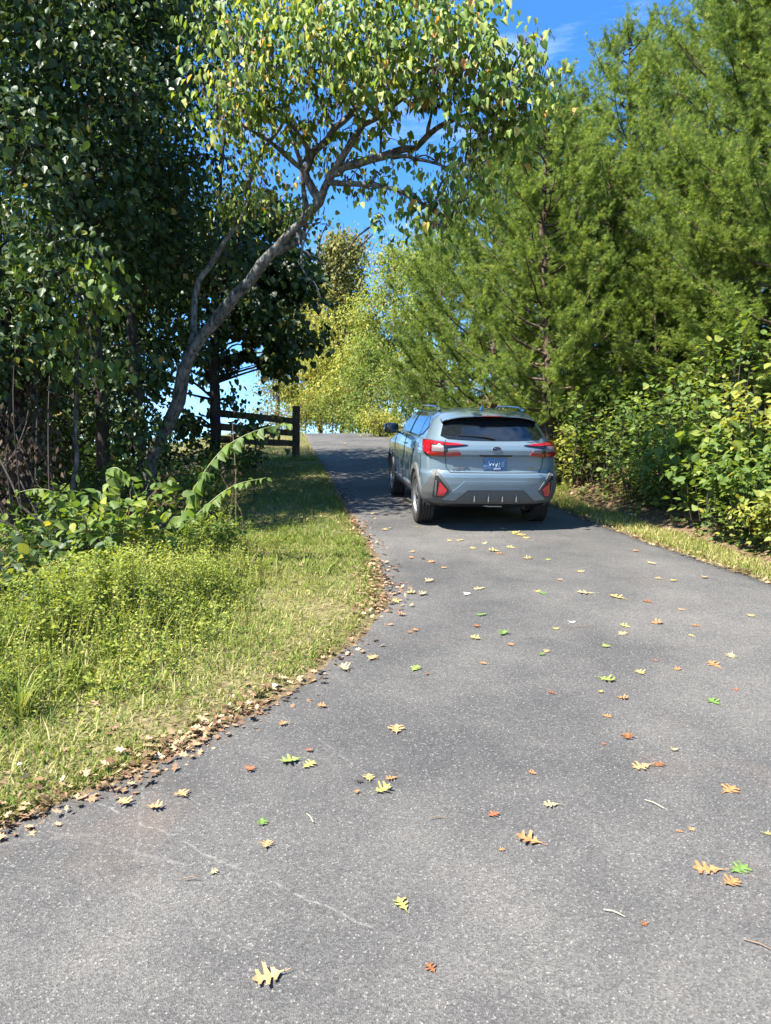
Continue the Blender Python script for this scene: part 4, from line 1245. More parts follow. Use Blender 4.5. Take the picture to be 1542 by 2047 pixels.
# ------------------------------------------------------------------ shrubs
def shrub(name, label, base_pt, h, spread, stems, leaf, mat, seed, pairs=9, tmpl=T_BROAD, stem_mat=None, group="shrubs", lean=(0, 0), cat="shrub", yellow=0., droop=.35, foot=.15, low=.25):
    rng = np.random.default_rng(seed)
    root = empty(name, base_pt)
    paths, Pt, D, N = [], [], [], []
    for s in range(stems):
        az = rng.uniform(0, 2 * math.pi); out = spread * math.sqrt(rng.uniform(0.02, 1))
        hh = h * rng.uniform(.55, 1.05)
        tip = np.array([math.cos(az) * out + lean[0], math.sin(az) * out + lean[1], hh])
        b = np.array([math.cos(az + rng.normal(0, .7)), math.sin(az + rng.normal(0, .7)), 0]) * rng.uniform(0, foot) * spread
        mid = b + (tip - b) * .55 + np.array([0, 0, hh * .18])
        pth = smooth_path([b - np.array([0, 0, .05]), mid, tip], 8, .01, rng)
        paths.append((pth, np.linspace(.003 + .003 * h, .0015, 8)))
        for k in range(pairs):
            t = low + (1 - low) * (k + rng.uniform(0, 1)) / pairs
            c = np.array([np.interp(t * 7, np.arange(8), pth[:, j]) for j in range(3)])
            tang = unit(np.array([np.interp(min(t * 7 + .5, 7), np.arange(8), pth[:, j]) for j in range(3)]) - c + 1e-6)
            sd = unit(np.cross(tang, rng.normal(size=3)))
            for sg in (-1, 1):
                tw = c + sd * sg * rng.uniform(.01, .12)
                Pt.append(tw); D.append(sd * sg + tang * .5 + np.array([0, 0, -droop]) + rng.normal(0, .3, 3)); N.append(np.array([-.25, -.2, 1]) + rng.normal(0, .4, 3))
    Pt, D, N = np.array(Pt), np.array(D), np.array(N)
    V, F = tubes(paths, 5)
    link("stems", np_mesh("stems", V, F, True), stem_mat or M_STEM_GREEN, root)
    n = len(Pt)
    link("foliage", leaves("foliage", tmpl, Pt, D, N, leaf * rng.uniform(.55, 1.2, n), np.clip(rng.normal(.45, .22, n) + yellow, 0, 1)), mat, root)
    tag(root, label, cat, group)
    return root

# right bank: (pixel of its foot, depth), height, spread, stems, leaf, material
RB = [
    (1150, 8.9 + 1.3, .75, .45, 16, .085, M_SHRUB, "low leafy shrub just right of the car's rear wheel"),
    (1215, 10.0, .9, .55, 22, .095, M_SHRUB, "green shrub on the bank, second from the car"),
    (1262, 9.2, .95, .5, 22, .12, M_SHRUB, "round-leaved light green shrub leaning over the right verge"),
    (1330, 8.9, .8, .55, 24, .10, M_SHRUB, "dense green shrub above the dry leaves of the right verge"),
    (1400, 8.5, .75, .5, 24, .095, M_SHRUB, "shrub with fine green leaves near the right picture edge"),
    (1465, 8.0, .55, .5, 22, .085, M_SHRUBY, "low yellow-green creeper mound at the lower right edge"),
    (1530, 7.6, .6, .5, 24, .085, M_SHRUBY, "yellow-green shrub cut by the right picture edge"),
    (1470, 9.4, 1.25, .6, 20, .12, M_SHRUB, "shrub with drooping leaf sprays at the right, before the edge"),
    (1540, 9.0, 1.7, .7, 24, .12, M_SHRUBY, "tall yellow-green shrub at the right edge under the cedar"),
    (1360, 10.4, 1.2, .7, 24, .11, M_SHRUB, "leafy shrub mid bank between two thin trunks"),
    (1290, 11.4, 1.3, .7, 24, .10, M_SHRUB, "taller shrub mid bank left of the thin reddish trunk"),
    (1200, 12.4, 1.3, .7, 24, .10, M_SHRUB, "shrub on the bank behind the first low shrub"),
    (1130, 13.0, 1.1, .5, 18, .09, M_SHRUBY, "yellow-green shrub beside the forked cedar trunk"),
    (1250, 13.5, 1.6, .8, 26, .11, M_SHRUB, "shrub high on the bank beneath the slim cedar"),
    (1340, 13.0, 1.7, .8, 26, .11, M_SHRUB, "shrub high on the bank beneath the tallest cedar"),
    (1430, 11.8, 1.6, .8, 26, .12, M_SHRUB, "dark green shrub in the shade at mid right"),
    (1520, 11.2, 1.8, .8, 26, .12, M_SHRUB, "broad-leaved shrub in the shade at the right edge"),
    (1170, 15.5, 1.5, .8, 22, .10, M_SHRUB, "shrub seen between the forked trunk and the slim cedar"),
    (1060, 15.5, 1.3, .7, 22, .09, M_SHRUBY, "light shrub above the car's right tail light"),
    (990, 17.0, 1.2, .9, 26, .09, M_SHRUBY, "yellow-green shrub showing over the middle of the car roof"),
    (915, 18.5, 1.3, .9, 26, .09, M_SHRUB, "green shrub showing over the left of the car roof"),
    (850, 21.5, 1.3, .9, 26, .09, M_SHRUBY, "pale shrub in front of the car's left mirror, along the drive"),
    (810, 25, 1.3, .9, 24, .09, M_SHRUBY, "pale yellow shrub along the drive's far right edge"),
    (1105, 10.9, .6, .35, 12, .08, M_SHRUB, "small shrub in the shade right of the car"),
]
for k, (px, d, h, sp, st, lf, mat, lab) in enumerate(RB):
    g = ground_under(px, d)
    g[0] = max(g[0], float(edge_r(d)) + .75 + sp * .75); g[2] = float(gz(g[0], d)) + .02
    shrub("shrub", lab, g, h * (.72 + .5 * ((k * 3) % 7) / 6), sp * 1.2, int(st * 1.45), lf * (.80 + .35 * ((k * 7) % 5) / 4), mat, 200 + k, pairs=11, group="shrubs on the right bank", lean=(-.06, -.08), foot=.95, low=.06, stem_mat=M_BARK_DARK)
# thin trunks on the bank
def pole(label, px0, py0, px1, py1, d, r, mat, seed):
    rng = np.random.default_rng(seed)
    g = ground_under(px0, d)
    root = empty("sapling", g)
    pts = smooth_path([g, P(px0, py0, d), P((px0 + px1) / 2 + 4, (py0 + py1) / 2, d), P(px1, py1, d)], 14, .01, rng)
    paths = [(pts - g, np.linspace(r, r * .6, 14))]
    for k in range(9):
        i = rng.integers(4, 13); e = pts[i] - g + np.array([rng.uniform(-.6, .6), rng.uniform(-.6, .2), rng.uniform(.0, .4)])
        paths.append(limb(pts[i] - g, e, .012, .004, rng))
    V, F = tubes(paths, 6)
    link("trunk", np_mesh("trunk", V, F, True), mat, root)
    tag(root, label, "sapling", "thin trunks on the right bank")
pole("pale grey thin trunk standing on the bank right of the forked cedar", 1240, 830, 1238, 640, 13.2, .05, M_BARK_GREY, 1)
pole("thin reddish trunk on the bank in line with the middle shrubs", 1310, 820, 1308, 620, 13.0, .035, M_BARK_CEDAR, 2)
pole("thin dark trunk on the bank, third from the car", 1368, 790, 1366, 650, 14.0, .03, M_BARK_DARK, 3)

# left: leafy shrub with red stems, and the arching plants
g = gpt(228, 1150)
shrub("shrub", "red-stemmed shrub with large ovate leaves at the left, in front of the dead vines", ground_under(225, 6.7) + np.array([0, 0, .05]), 1.0, .62, 30, .115, M_SHRUB, 301, pairs=7, stem_mat=M_STEM_RED, group="shrubs on the left verge", droop=.3)
shrub("shrub", "low plant with yellow-green leaves at the left picture edge", ground_under(60, 6.0) + np.array([0, 0, .04]), .45, .4, 14, .11, M_SHRUBY, 302, pairs=6, stem_mat=M_STEM_RED, group="shrubs on the left verge")
shrub("shrub", "dark green undergrowth plant at the foot of the redbud trunk", ground_under(400, 10.3) + np.array([0, 0, .04]), .8, .6, 30, .095, M_SHRUB, 303, pairs=8, group="shrubs on the left verge", yellow=-.15)
shrub("shrub", "shaded undergrowth left of the redbud trunk", ground_under(230, 10.8) + np.array([0, 0, .04]), 1.0, .7, 30, .10, M_SHRUB, 304, pairs=8, group="shrubs on the left verge", yellow=-.2)
shrub("shrub", "fern-like low plant between the two arching stems", ground_under(325, 7.4) + np.array([0, 0, .04]), .42, .3, 18, .075, M_SHRUBY, 305, pairs=8, group="shrubs on the left verge")
shrub("shrub", "shaded low shrub below the fence's left post", ground_under(450, 14.5) + np.array([0, 0, .04]), .7, .7, 30, .09, M_SHRUB, 306, pairs=8, group="shrubs on the left verge", yellow=-.2)
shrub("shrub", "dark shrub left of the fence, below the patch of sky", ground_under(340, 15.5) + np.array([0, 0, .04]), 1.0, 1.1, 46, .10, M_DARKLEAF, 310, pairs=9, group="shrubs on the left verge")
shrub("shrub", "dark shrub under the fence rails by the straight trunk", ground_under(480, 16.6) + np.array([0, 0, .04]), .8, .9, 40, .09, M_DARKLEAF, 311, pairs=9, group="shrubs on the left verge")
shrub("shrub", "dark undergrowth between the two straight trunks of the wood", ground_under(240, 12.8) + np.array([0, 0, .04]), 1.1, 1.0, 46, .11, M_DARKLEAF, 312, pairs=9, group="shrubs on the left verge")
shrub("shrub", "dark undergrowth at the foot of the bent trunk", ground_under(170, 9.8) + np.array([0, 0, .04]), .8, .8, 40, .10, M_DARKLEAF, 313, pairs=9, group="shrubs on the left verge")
shrub("shrub", "shaded shrub at the left, behind the red-stemmed one", ground_under(110, 8.6) + np.array([0, 0, .04]), .8, .7, 24, .10, M_SHRUB, 307, pairs=7, group="shrubs on the left verge", yellow=-.2)
shrub("shrub", "green shrub at the left edge under the dead vines", ground_under(20, 7.2) + np.array([0, 0, .04]), .7, .5, 22, .10, M_SHRUB, 308, pairs=7, group="shrubs on the left verge", yellow=-.1)
shrub("shrub", "broad-leaved green weed in the middle of the bright weeds", ground_under(250, 5.6) + np.array([0, 0, .02]), .34, .3, 14, .075, M_SHRUB, 314, pairs=6, group="shrubs on the left verge", foot=.8)
shrub("shrub", "broad-leaved weed at the near end of the bright weeds, left", ground_under(90, 5.0) + np.array([0, 0, .02]), .36, .35, 16, .07, M_SHRUBY, 315, pairs=6, group="shrubs on the left verge", foot=.8)
shrub("shrub", "taller leafy weed behind the bright weeds, below the red-stemmed shrub", ground_under(170, 6.2) + np.array([0, 0, .02]), .5, .45, 24, .07, M_SHRUB, 316, pairs=8, group="shrubs on the left verge", foot=.8)
shrub("shrub", "dark green shrub at the left edge, just behind the bright weeds", ground_under(20, 6.1) + np.array([0, 0, .02]), .62, .5, 30, .095, M_DARKLEAF, 317, pairs=8, group="shrubs on the left verge", foot=.8, low=.05)
shrub("shrub", "dark green shrub between the left edge and the red-stemmed shrub", ground_under(115, 6.9) + np.array([0, 0, .02]), .7, .5, 30, .10, M_DARKLEAF, 318, pairs=8, group="shrubs on the left verge", foot=.8, low=.05)
shrub("shrub", "leafy tuft right at the foot of the tall arching stem", ground_under(420, 7.7) + np.array([0, 0, .04]), .45, .35, 26, .065, M_SHRUB, 309, pairs=9, group="shrubs on the left verge")

T_ARCH = (np.array([[0, 0, 0], [-.2, .06, .0], [-.33, .3, .05], [-.22, .65, .03], [0, 1.05, -.14], [.22, .65, .03], [.33, .3, .05], [.2, .06, .0]]), T_BROAD[1])

def arching(label, pts, seed, leaf=.15, n=15, r=.012):
    """a single arching stem with heart leaves hanging in two ranks"""
    rng = np.random.default_rng(seed)
    pts = np.array(pts); g = pts[0]
    pth = smooth_path(pts, 30)
    root = empty("arching_plant", g)
    V, F = tubes([(pth - g, np.linspace(r, .003, 30))], 6)
    link("stem", np_mesh("stem", V, F, True), M_STEM_GREEN, root)
    tan = unit(np.gradient(pth, axis=0))
    me_cache = None
    for k in range(n):
        for sg in (-1, 1):
            i = int(np.clip(5 + 24 * (k + .25 * sg + rng.uniform(-.3, .3)) / (n - 1), 3, 29))
            sd = unit(np.cross(tan[i], [0, 0, 1]))
            s = leaf * (1.05 - .5 * k / n) * rng.uniform(.6, 1.2)
            p = pth[i] - g + sd * sg * .015 + rng.normal(0, .006, 3)
            D = sd * sg * .55 + tan[i] * .15 + np.array([0, 0, -.8]) + rng.normal(0, .34, 3)
            N = np.array([-.45, -.55, .5]) + sd * sg * .5 + rng.normal(0, .25, 3)
            link("leaf", leaves("leaf", T_ARCH, p[None], D[None], N[None], np.array([s]), np.array([np.clip(rng.normal(.4, .15), 0, 1)])), M_SHRUB, root)
    tag(root, label, "plant", "arching plants on the left verge")
b = ground_under(345, 7.3)
arching("tall arching stem with rows of hanging heart leaves in front of the fence", [b, P(352, 1090, 7.3), P(375, 1010, 7.3), P(405, 950, 7.3), P(450, 895, 7.35), P(510, 862, 7.4), P(575, 846, 7.5)], 401, .18, 23)
b = ground_under(350, 7.6)
arching("lower arching stem with hanging leaves, reaching right over the shaded grass", [b, P(380, 1050, 7.6), P(420, 1005, 7.6), P(470, 970, 7.65), P(532, 955, 7.7)], 402, .135, 18)
b = ground_under(250, 6.9)
arching("arching red-stemmed shoot with drooping leaves at the left, one leaf orange", [b, P(245, 1060, 6.9), P(215, 960, 6.8), P(232, 935, 6.8), P(262, 965, 6.75), P(288, 1030, 6.7)], 403, .15, 15)
b = ground_under(120, 6.6)
arching("nearly level shoot with yellow leaves pointing left at the picture's left", [b, P(122, 1060, 6.6), P(110, 990, 6.5), P(75, 978, 6.45), P(32, 985, 6.4)], 404, .12, 10)

# dead vines at far left
def dead_vines():
    rng = np.random.default_rng(77)
    g = ground_under(30, 8.6)
    root = empty("dead_vine_tangle", g)
    C = scatter(rng, -60, 90, 700, 1080, 8.0, 9.0, 13, .30, 36)
    Pt, Out, _ = crown_leaves(C, rng, 7, .1, .5)
    n = len(Pt)
    link("withered_leaves", leaves("withered_leaves", T_OVATE, Pt - g, rng.normal(size=(n, 3)) * .4 + np.array([0, 0, -1]), rng.normal(size=(n, 3)), rng.uniform(.05, .10, n), rng.uniform(0, 1, n)), M_DEADVINE, root)
    paths = []
    for k in range(16):
        a = P(rng.uniform(-60, 120), rng.uniform(950, 1120), rng.uniform(7.6, 8.6)); b = P(rng.uniform(-60, 130), rng.uniform(560, 900), rng.uniform(7.8, 9))
        paths.append(limb(a - g, b - g, .010, .004, rng, rng.uniform(-.1, .2)))
    for a, b in (((-10, 900, 7.2), (40, 1010, 7.0)), ((40, 1010, 7.0), (120, 1060, 6.9)), ((0, 1040, 7), (60, 1100, 6.9)), ((20, 1030, 7), (-10, 960, 7))):
        paths.append(limb(P(*a) - g, P(*b) - g, .012, .007, rng))
    V, F = tubes(paths, 5)
    link("vine_stems", np_mesh("vine_stems", V, F, True), M_BARK_DARK, root)
    tag(root, "tangle of dead brown vines hanging in the shade at the left edge", "vines")
dead_vines()

def dead_weed(label, px, py, d, h, seed, n=60):
    rng = np.random.default_rng(seed)
    g = ground_under(px, d)
    root = empty("withered_weed", g)
    top = P(px, py, d) - g
    paths = [limb(np.zeros(3), top + rng.normal(0, .05, 3), .0035, .002, rng) for _ in range(2)]
    V, F = tubes(paths, 5); link("stems", np_mesh("stems", V, F, True), M_STEM_RED, root)
    Pt = top + rng.normal(0, .07, (n, 3)) * np.array([1, 1, 1.4]) - np.array([0, 0, .05])
    link("withered_leaves", leaves("withered_leaves", T_OVATE, Pt, rng.normal(size=(n, 3)) * .5 + np.array([0, 0, -1]), rng.normal(size=(n, 3)), rng.uniform(.03, .07, n), rng.uniform(0, 1, n)), M_DEADVINE, root)
    tag(root, label, "weed", "withered weeds on the left verge")
dead_weed("withered brown weed head standing among the bright weeds", 365, 1168, 6.2, .4, 1)
dead_weed("small withered weed at the edge of the shaded grass", 528, 1140, 7.0, .3, 2, 26)
dead_weed("withered brown flower head hanging by the tall arching stem", 460, 940, 7.9, .7, 3, 34)
dead_weed("rust-brown dead stalk in front of the fence rails", 470, 850, 8.6, .9, 4, 26)

# ------------------------------------------------------------------ grass, weeds, litter
def blades(name, X, Y, h, mat, rnd, seed, wid=.006, lean=.45):
    rng = np.random.default_rng(seed)
    n = len(X)
    B = np.stack([X, Y, gz(X, Y) - .01], 1)
    az = rng.uniform(0, 2 * math.pi, n)
    s = np.stack([np.cos(az), np.sin(az), 0 * az], 1)
    l = np.stack([-np.sin(az), np.cos(az), 0 * az], 1) * (rng.uniform(.1, 1, n) * lean * h)[:, None]
    w = wid * rng.uniform(.6, 1.4, n)[:, None]
    up = np.array([0, 0, 1.])
    V = np.stack([B - s * w, B + s * w, B + s * w * .8 + up * (h * .6)[:, None] + l * .4, B - s * w * .8 + up * (h * .6)[:, None] + l * .4, B + up * h[:, None] + l * 1.2], 1).reshape(-1, 3)
    i = np.arange(n)[:, None] * 5
    F = np.concatenate([i + np.array([[0, 1, 2]]), i + np.array([[0, 2, 3]]), i + np.array([[3, 2, 4]])])
    return link(name, np_mesh(name, V, F, rnd=np.repeat(rnd, 5)), mat)

def build_grass():
    rng = np.random.default_rng(5)
    Xs, Ys, Hs, Rs = [], [], [], []
    def put(n, d0, d1, l0, l1, h0, h1, side, r0=.42):
        Y = d0 + (d1 - d0) * rng.uniform(0, 1, n) ** 1.5
        t = rng.uniform(0, 1, n)
        off = l0 + (l1 - l0) * t
        off = np.where(off < .12, off + np.abs(rng.normal(0, .08, n)), off)
        X = edge_l(Y) - off if side < 0 else edge_r(Y) + off
        pat = _wob(X * 1.3 + 5, Y * 1.3)
        keep = (pat > -.8) | (rng.uniform(0, 1, n) < .65)
        X, Y, off, pat = X[keep], Y[keep], off[keep], pat[keep]
        Xs.append(X); Ys.append(Y); Hs.append(rng.uniform(h0, h1, len(X)) * (1 + .25 * pat).clip(.5, 1.5)); Rs.append(np.clip(rng.normal(r0, .24, len(X)) - .12 * pat, 0, 1))
    put(66000, 2.6, 9, .03, 2.4, .012, .055, -1, .40)
    put(5000, 2.6, 9, .5, 2.8, .05, .14, -1, .5)
    put(6000, 2.6, 9, .05, 1.6, .015, .06, -1, .9)
    put(30000, 8.5, 20, .03, 3.2, .03, .085, -1, .34)
    put(12000, 19, 36, .03, 6, .08, .18, -1, .4)
    put(12000, 5.0, 13, .02, .62, .04, .11, 1, .62)
    put(7000, 13, 34, .02, .9, .06, .16, 1, .5)
    X, Y, H, R = map(np.concatenate, (Xs, Ys, Hs, Rs))
    o = blades("grass", X, Y, H, M_GRASS, R, 6, .0038, 1.5)
    tag(o, "short mixed green and straw grass along both edges of the drive", "grass", None, "stuff")
build_grass()

def in_poly(px, py, poly):
    inside = np.zeros(len(px), bool)
    j = len(poly) - 1
    for i in range(len(poly)):
        xi, yi = poly[i]; xj, yj = poly[j]
        c = ((yi > py) != (yj > py)) & (px < (xj - xi) * (py - yi) / (yj - yi + 1e-12) + xi)
        inside ^= c; j = i
    return inside

def build_weeds():
    rng = np.random.default_rng(9)
    # patch of ground the weeds cover, in metres
    poly = [tuple(gpt(*p)[:2]) for p in ((-80, 1330), (60, 1290), (200, 1230), (330, 1150), (420, 1095), (500, 1110), (460, 1190), (390, 1270), (280, 1350), (180, 1385), (80, 1400), (-80, 1440))]
    poly = np.array(poly)
    n = 2300
    X = rng.uniform(poly[:, 0].min() - .4, poly[:, 0].max() + .3, n * 6); Y = rng.uniform(poly[:, 1].min() - .3, poly[:, 1].max() + .4, n * 6)
    jx, jy = X + rng.normal(0, .22, len(X)), Y + rng.normal(0, .22, len(Y))
    k = in_poly(jx, jy, poly) & (X < edge_l(Y) - .45) & (_wob(X * 2.1 + 3, Y * 2.1) > rng.uniform(-1.6, .3, len(X)))
    X, Y = X[k][:n], Y[k][:n]
    X, Y = np.array(X), np.array(Y)
    Pt, D, N, S, R, paths = [], [], [], [], [], []
    for x, y in zip(X, Y):
        g = np.array([x, y, float(gz(x, y))])
        far = np.clip((float(edge_l(y)) - x - .6) / 1.05, .3, 1.7)
        h = rng.uniform(.07, .26) * far * (1.05 + .85 * _wob(x * 1.7, y * 1.7)) + (.16 if rng.uniform() < .12 else 0)
        h = float(np.clip(h, .05, .5))
        tip = g + np.array([rng.normal(0, .06), rng.normal(0, .06), h])
        paths.append((np.array([g, (g + tip) / 2 + rng.normal(0, .012, 3), tip]), np.array([.0022, .0018, .001])))
        m = int(8 + h * 80)
        t = rng.uniform(.1, 1.05, m)
        az = rng.uniform(0, 6.283, m)
        o = np.stack([np.cos(az), np.sin(az), rng.uniform(-.2, .7, m)], 1)
        Pt.append(g + (tip - g) * t[:, None] + o * rng.uniform(0, .045, m)[:, None]); D.append(o + rng.normal(0, .3, (m, 3))); N.append(np.array([-.2, -.2, 1.]) + rng.normal(0, .7, (m, 3)))
        kind = rng.uniform()
        S.append(rng.uniform(.014, .032, m) * (1.6 if kind < .12 else 1)); R.append(np.clip(rng.normal(.5, .2, m) + .2 * _wob(x * 2, y * 2) + (-.3 if kind < .12 else 0), 0, 1))
    Pt, D, N, S, R = map(np.concatenate, (Pt, D, N, S, R))
    o = link("weeds", leaves("weeds", T_OVATE, Pt, D, N, S, R), M_WEED)
    tag(o, "thick mass of bright yellow-green weeds on the left verge", "weeds", None, "stuff")
    k = rng.integers(0, len(X), 2600)
    bx, by = X[k] + rng.normal(0, .08, 2600), Y[k] + rng.normal(0, .08, 2600)
    o = blades("weed_grass", bx, by, rng.uniform(.12, .34, 2600) * np.clip((edge_l(by) - bx) / 1.6, .4, 1.3), M_GRASS, np.clip(rng.normal(.55, .25, 2600), 0, 1), 12, .004, .8)
    tag(o, "long loose grass blades standing among the bright weeds", "grass", None, "stuff")
    V, F = tubes(paths, 3)
    o = link("weed_stems", np_mesh("weed_stems", V, F), M_STEM_GREEN)
    tag(o, "fine green stems of the weeds on the left verge", "weeds", None, "stuff")
build_weeds()

def grass_clump(label, px, py, seed, n=34, h=.45):
    rng = np.random.default_rng(seed)
    g = gpt(px, py); root = empty("grass_clump", g)
    Vs, Fs, off = [], [], 0
    for k in range(n):
        az = rng.uniform(0, 6.283); L = h * rng.uniform(.6, 1.2); out = rng.uniform(.25, .9) * L
        d = np.array([math.cos(az), math.sin(az), 0]); s = np.array([-d[1], d[0], 0]) * .0055
        b = d * rng.uniform(0, .05)
        for t in np.linspace(0, 1, 6):
            c = b + d * out * t ** 1.6 + np.array([0, 0, L * (t - .45 * t ** 2.5)])
            Vs += [c - s * (1 - t * .9), c + s * (1 - t * .9)]
        for i in range(5): Fs.append([off + 2 * i, off + 2 * i + 1, off + 2 * i + 3, off + 2 * i + 2])
        off += 12
    link("long_blades", np_mesh("long_blades", np.array(Vs), np.array(Fs), rnd=np.repeat(np.clip(rng.normal(.5, .2, n), 0, 1), 12)), M_GRASS, root)
    tag(root, label, "grass", "long grass clumps")
grass_clump("clump of long arching grass blades at the left picture edge", 40, 1440, 1, 44, .42)
grass_clump("clump of long grass behind the arching one, cut by the left picture edge", -10, 1400, 2, 36, .4)

def build_creeper():
    rng = np.random.default_rng(19)
    n = 16000
    Y = 6.5 + 12 * rng.uniform(0, 1, n) ** 1.2; X = edge_r(Y) + .75 + rng.exponential(1.5, n)
    k = _wob(X * 1.6 + 2, Y * 1.6 + 1) > rng.uniform(-.9, 1.1, n)
    X, Y = X[k], Y[k]; n = len(X)
    Pt = np.stack([X, Y, gz(X, Y) + rng.uniform(.02, .30, n) * np.clip((X - edge_r(Y) - .6), .15, 1)], 1)
    D = rng.normal(size=(n, 3)) * np.array([1, 1, .4]); N = np.array([-.35, -.35, 1.]) + rng.normal(0, .45, (n, 3))
    o = link("ground_cover", leaves("ground_cover", T_BROAD, Pt, D, N, rng.uniform(.035, .085, n), np.clip(rng.normal(.45, .25, n), 0, 1)), M_SHRUB)
    tag(o, "low leafy ground cover creeping over the right bank", "ground cover", None, "stuff")
build_creeper()

def build_litter():
    rng = np.random.default_rng(15)
    Pt, S = [], []
    n = 3300
    Y = 2.6 + 11 * rng.uniform(0, 1, n) ** 1.7
    off = rng.normal(.05, .10, n) + .02 * np.sin(Y * 9)
    off = np.where(rng.uniform(0, 1, n) < .12, rng.uniform(-.05, 1.6, n), off)
    dens = np.clip(.75 + .6 * np.sin(Y * 2.1) + .3 * np.sin(Y * 5.3), .12, 1)
    k = rng.uniform(0, 1, n) < dens; Y, off = Y[k], off[k]
    X = edge_l(Y) - off
    Pt.append(np.stack([X, Y, gz(X, Y) + rng.uniform(.008, .03, len(X))], 1))
    # right verge
    n = 700; Y = 5.5 + 9 * rng.uniform(0, 1, n) ** 1.4; off = np.abs(rng.normal(0, .10, n)); X = edge_r(Y) + off - .04
    Pt.append(np.stack([X, Y, gz(X, Y) + rng.uniform(.012, .04, n)], 1))
    # dry patch and bank
    n = 5200; Y = 6 + 14 * rng.uniform(0, 1, n) ** 1.3; X = edge_r(Y) + .55 + rng.exponential(1.6, n)
    Pt.append(np.stack([X, Y, gz(X, Y) + rng.uniform(.004, .035, n)], 1))
    # under the wood on the left
    n = 2600; Y = 3.2 + 14 * rng.uniform(0, 1, n); X = edge_l(Y) - 1.5 - rng.exponential(2.2, n)
    Pt.append(np.stack([X, Y, gz(X, Y) + rng.uniform(.004, .03, n)], 1))
    Pt = np.concatenate(Pt); n = len(Pt)
    D = rng.normal(size=(n, 3)) * np.array([1, 1, .35]); N = rng.normal(size=(n, 3)) * .38 + np.array([0, 0, 1])
    tv = T_OAK_FLAT
    o = link("leaf_litter", leaves("leaf_litter", tv, Pt, D, N, rng.uniform(.025, .07, n), rng.uniform(0, 1, n) ** .8), M_LITTER)
    tag(o, "drift of dry brown leaves lining the drive and the wood floor", "leaf litter", None, "stuff")

def oak_outline(seed, lobes=3):
    """half outline of a lobed oak leaf, y 0..1"""
    rng = np.random.default_rng(seed)
    pts = [(.0, .0), (.02, .02), (.035, .14)]
    for k in range(lobes):
        y0 = .18 + .72 * k / lobes; wmax = [.27, .42, .33][k] * rng.uniform(.85, 1.15)
        pts += [(.085, y0), (wmax * .6, y0 + .07), (wmax * .9, y0 + .10), (wmax * .88, y0 + .15), (wmax, y0 + .20), (wmax * .62, y0 + .19), (.11, y0 + .175)]
    pts += [(.07, .92), (.0, 1.0)]
    return pts

def oak_template(seed, curl=.0):
    half = oak_outline(seed)
    R = [(x, y) for x, y in half]; Lp = [(-x, y) for x, y in half[1:-1]]
    ring = R + Lp[::-1]
    v = [(x, y, curl * (x * x * 3 + (y - .5) ** 2 * 1.2) + .015 * math.sin(9 * x + 7 * y)) for x, y in ring]
    return v

_o = [(0, 0), (.10, .25), (.34, .40), (.12, .50), (.30, .72), (.08, .78), (0, 1)]
_v = [(x, y, .25 * x * x + .1 * y * y) for x, y in _o] + [(-x, y, .25 * x * x + .1 * y * y) for x, y in _o[1:-1][::-1]]
T_OAK_FLAT = (np.array(_v), np.array([[0, 1, 11], [1, 2, 3], [1, 3, 11], [11, 3, 9], [11, 9, 10], [3, 4, 5], [3, 5, 9], [9, 5, 7], [9, 7, 8], [5, 6, 7]]))
build_litter()

# ------------------------------------------------------------------ fallen leaves on the asphalt, one by one
LC = {"tan": (.40, .235, .105), "orange": (.36, .165, .065), "olive": (.29, .27, .085), "yellow": (.36, .27, .10), "pale": (.36, .28, .15), "green": (.115, .19, .045), "lime": (.20, .265, .06), "brown": (.20, .085, .035), "dark": (.035, .022, .016), "rust": (.30, .10, .045), "white": (.7, .7, .68)}
LM = {k: simple("fallen_leaf_" + k, v, .6, 0, 0, .25, .3, 5, .42) for k, v in LC.items()}
LMESH = {}
def leaf_mesh(col, var):
    if (col, var) not in LMESH:
        rng = np.random.default_rng(900 + var)
        ring = oak_template(900 + var, [.10, .22, .06, .40, .16][var])
        bm = bmesh.new()
        vs = [bm.verts.new(p) for p in ring]
        bm.faces.new(vs).normal_update()
        # stalk
        a = [bm.verts.new(q) for q in ((-.012, .01, .02), (.012, .01, .02), (.03, -.2, .06), (.012, -.2, .06))]
        bm.faces.new(a)
        bmesh.ops.triangulate(bm, faces=bm.faces)
        bmesh.ops.translate(bm, verts=bm.verts, vec=(0, -.45, 0))
        ext = bmesh.ops.extrude_face_region(bm, geom=list(bm.faces))
        bmesh.ops.translate(bm, verts=[v for v in ext["geom"] if isinstance(v, bmesh.types.BMVert)], vec=(0, 0, .012))
        me = bm_mesh("oak_leaf", bm); me.materials.append(LM[col]); LMESH[(col, var)] = me
    return LMESH[(col, var)]

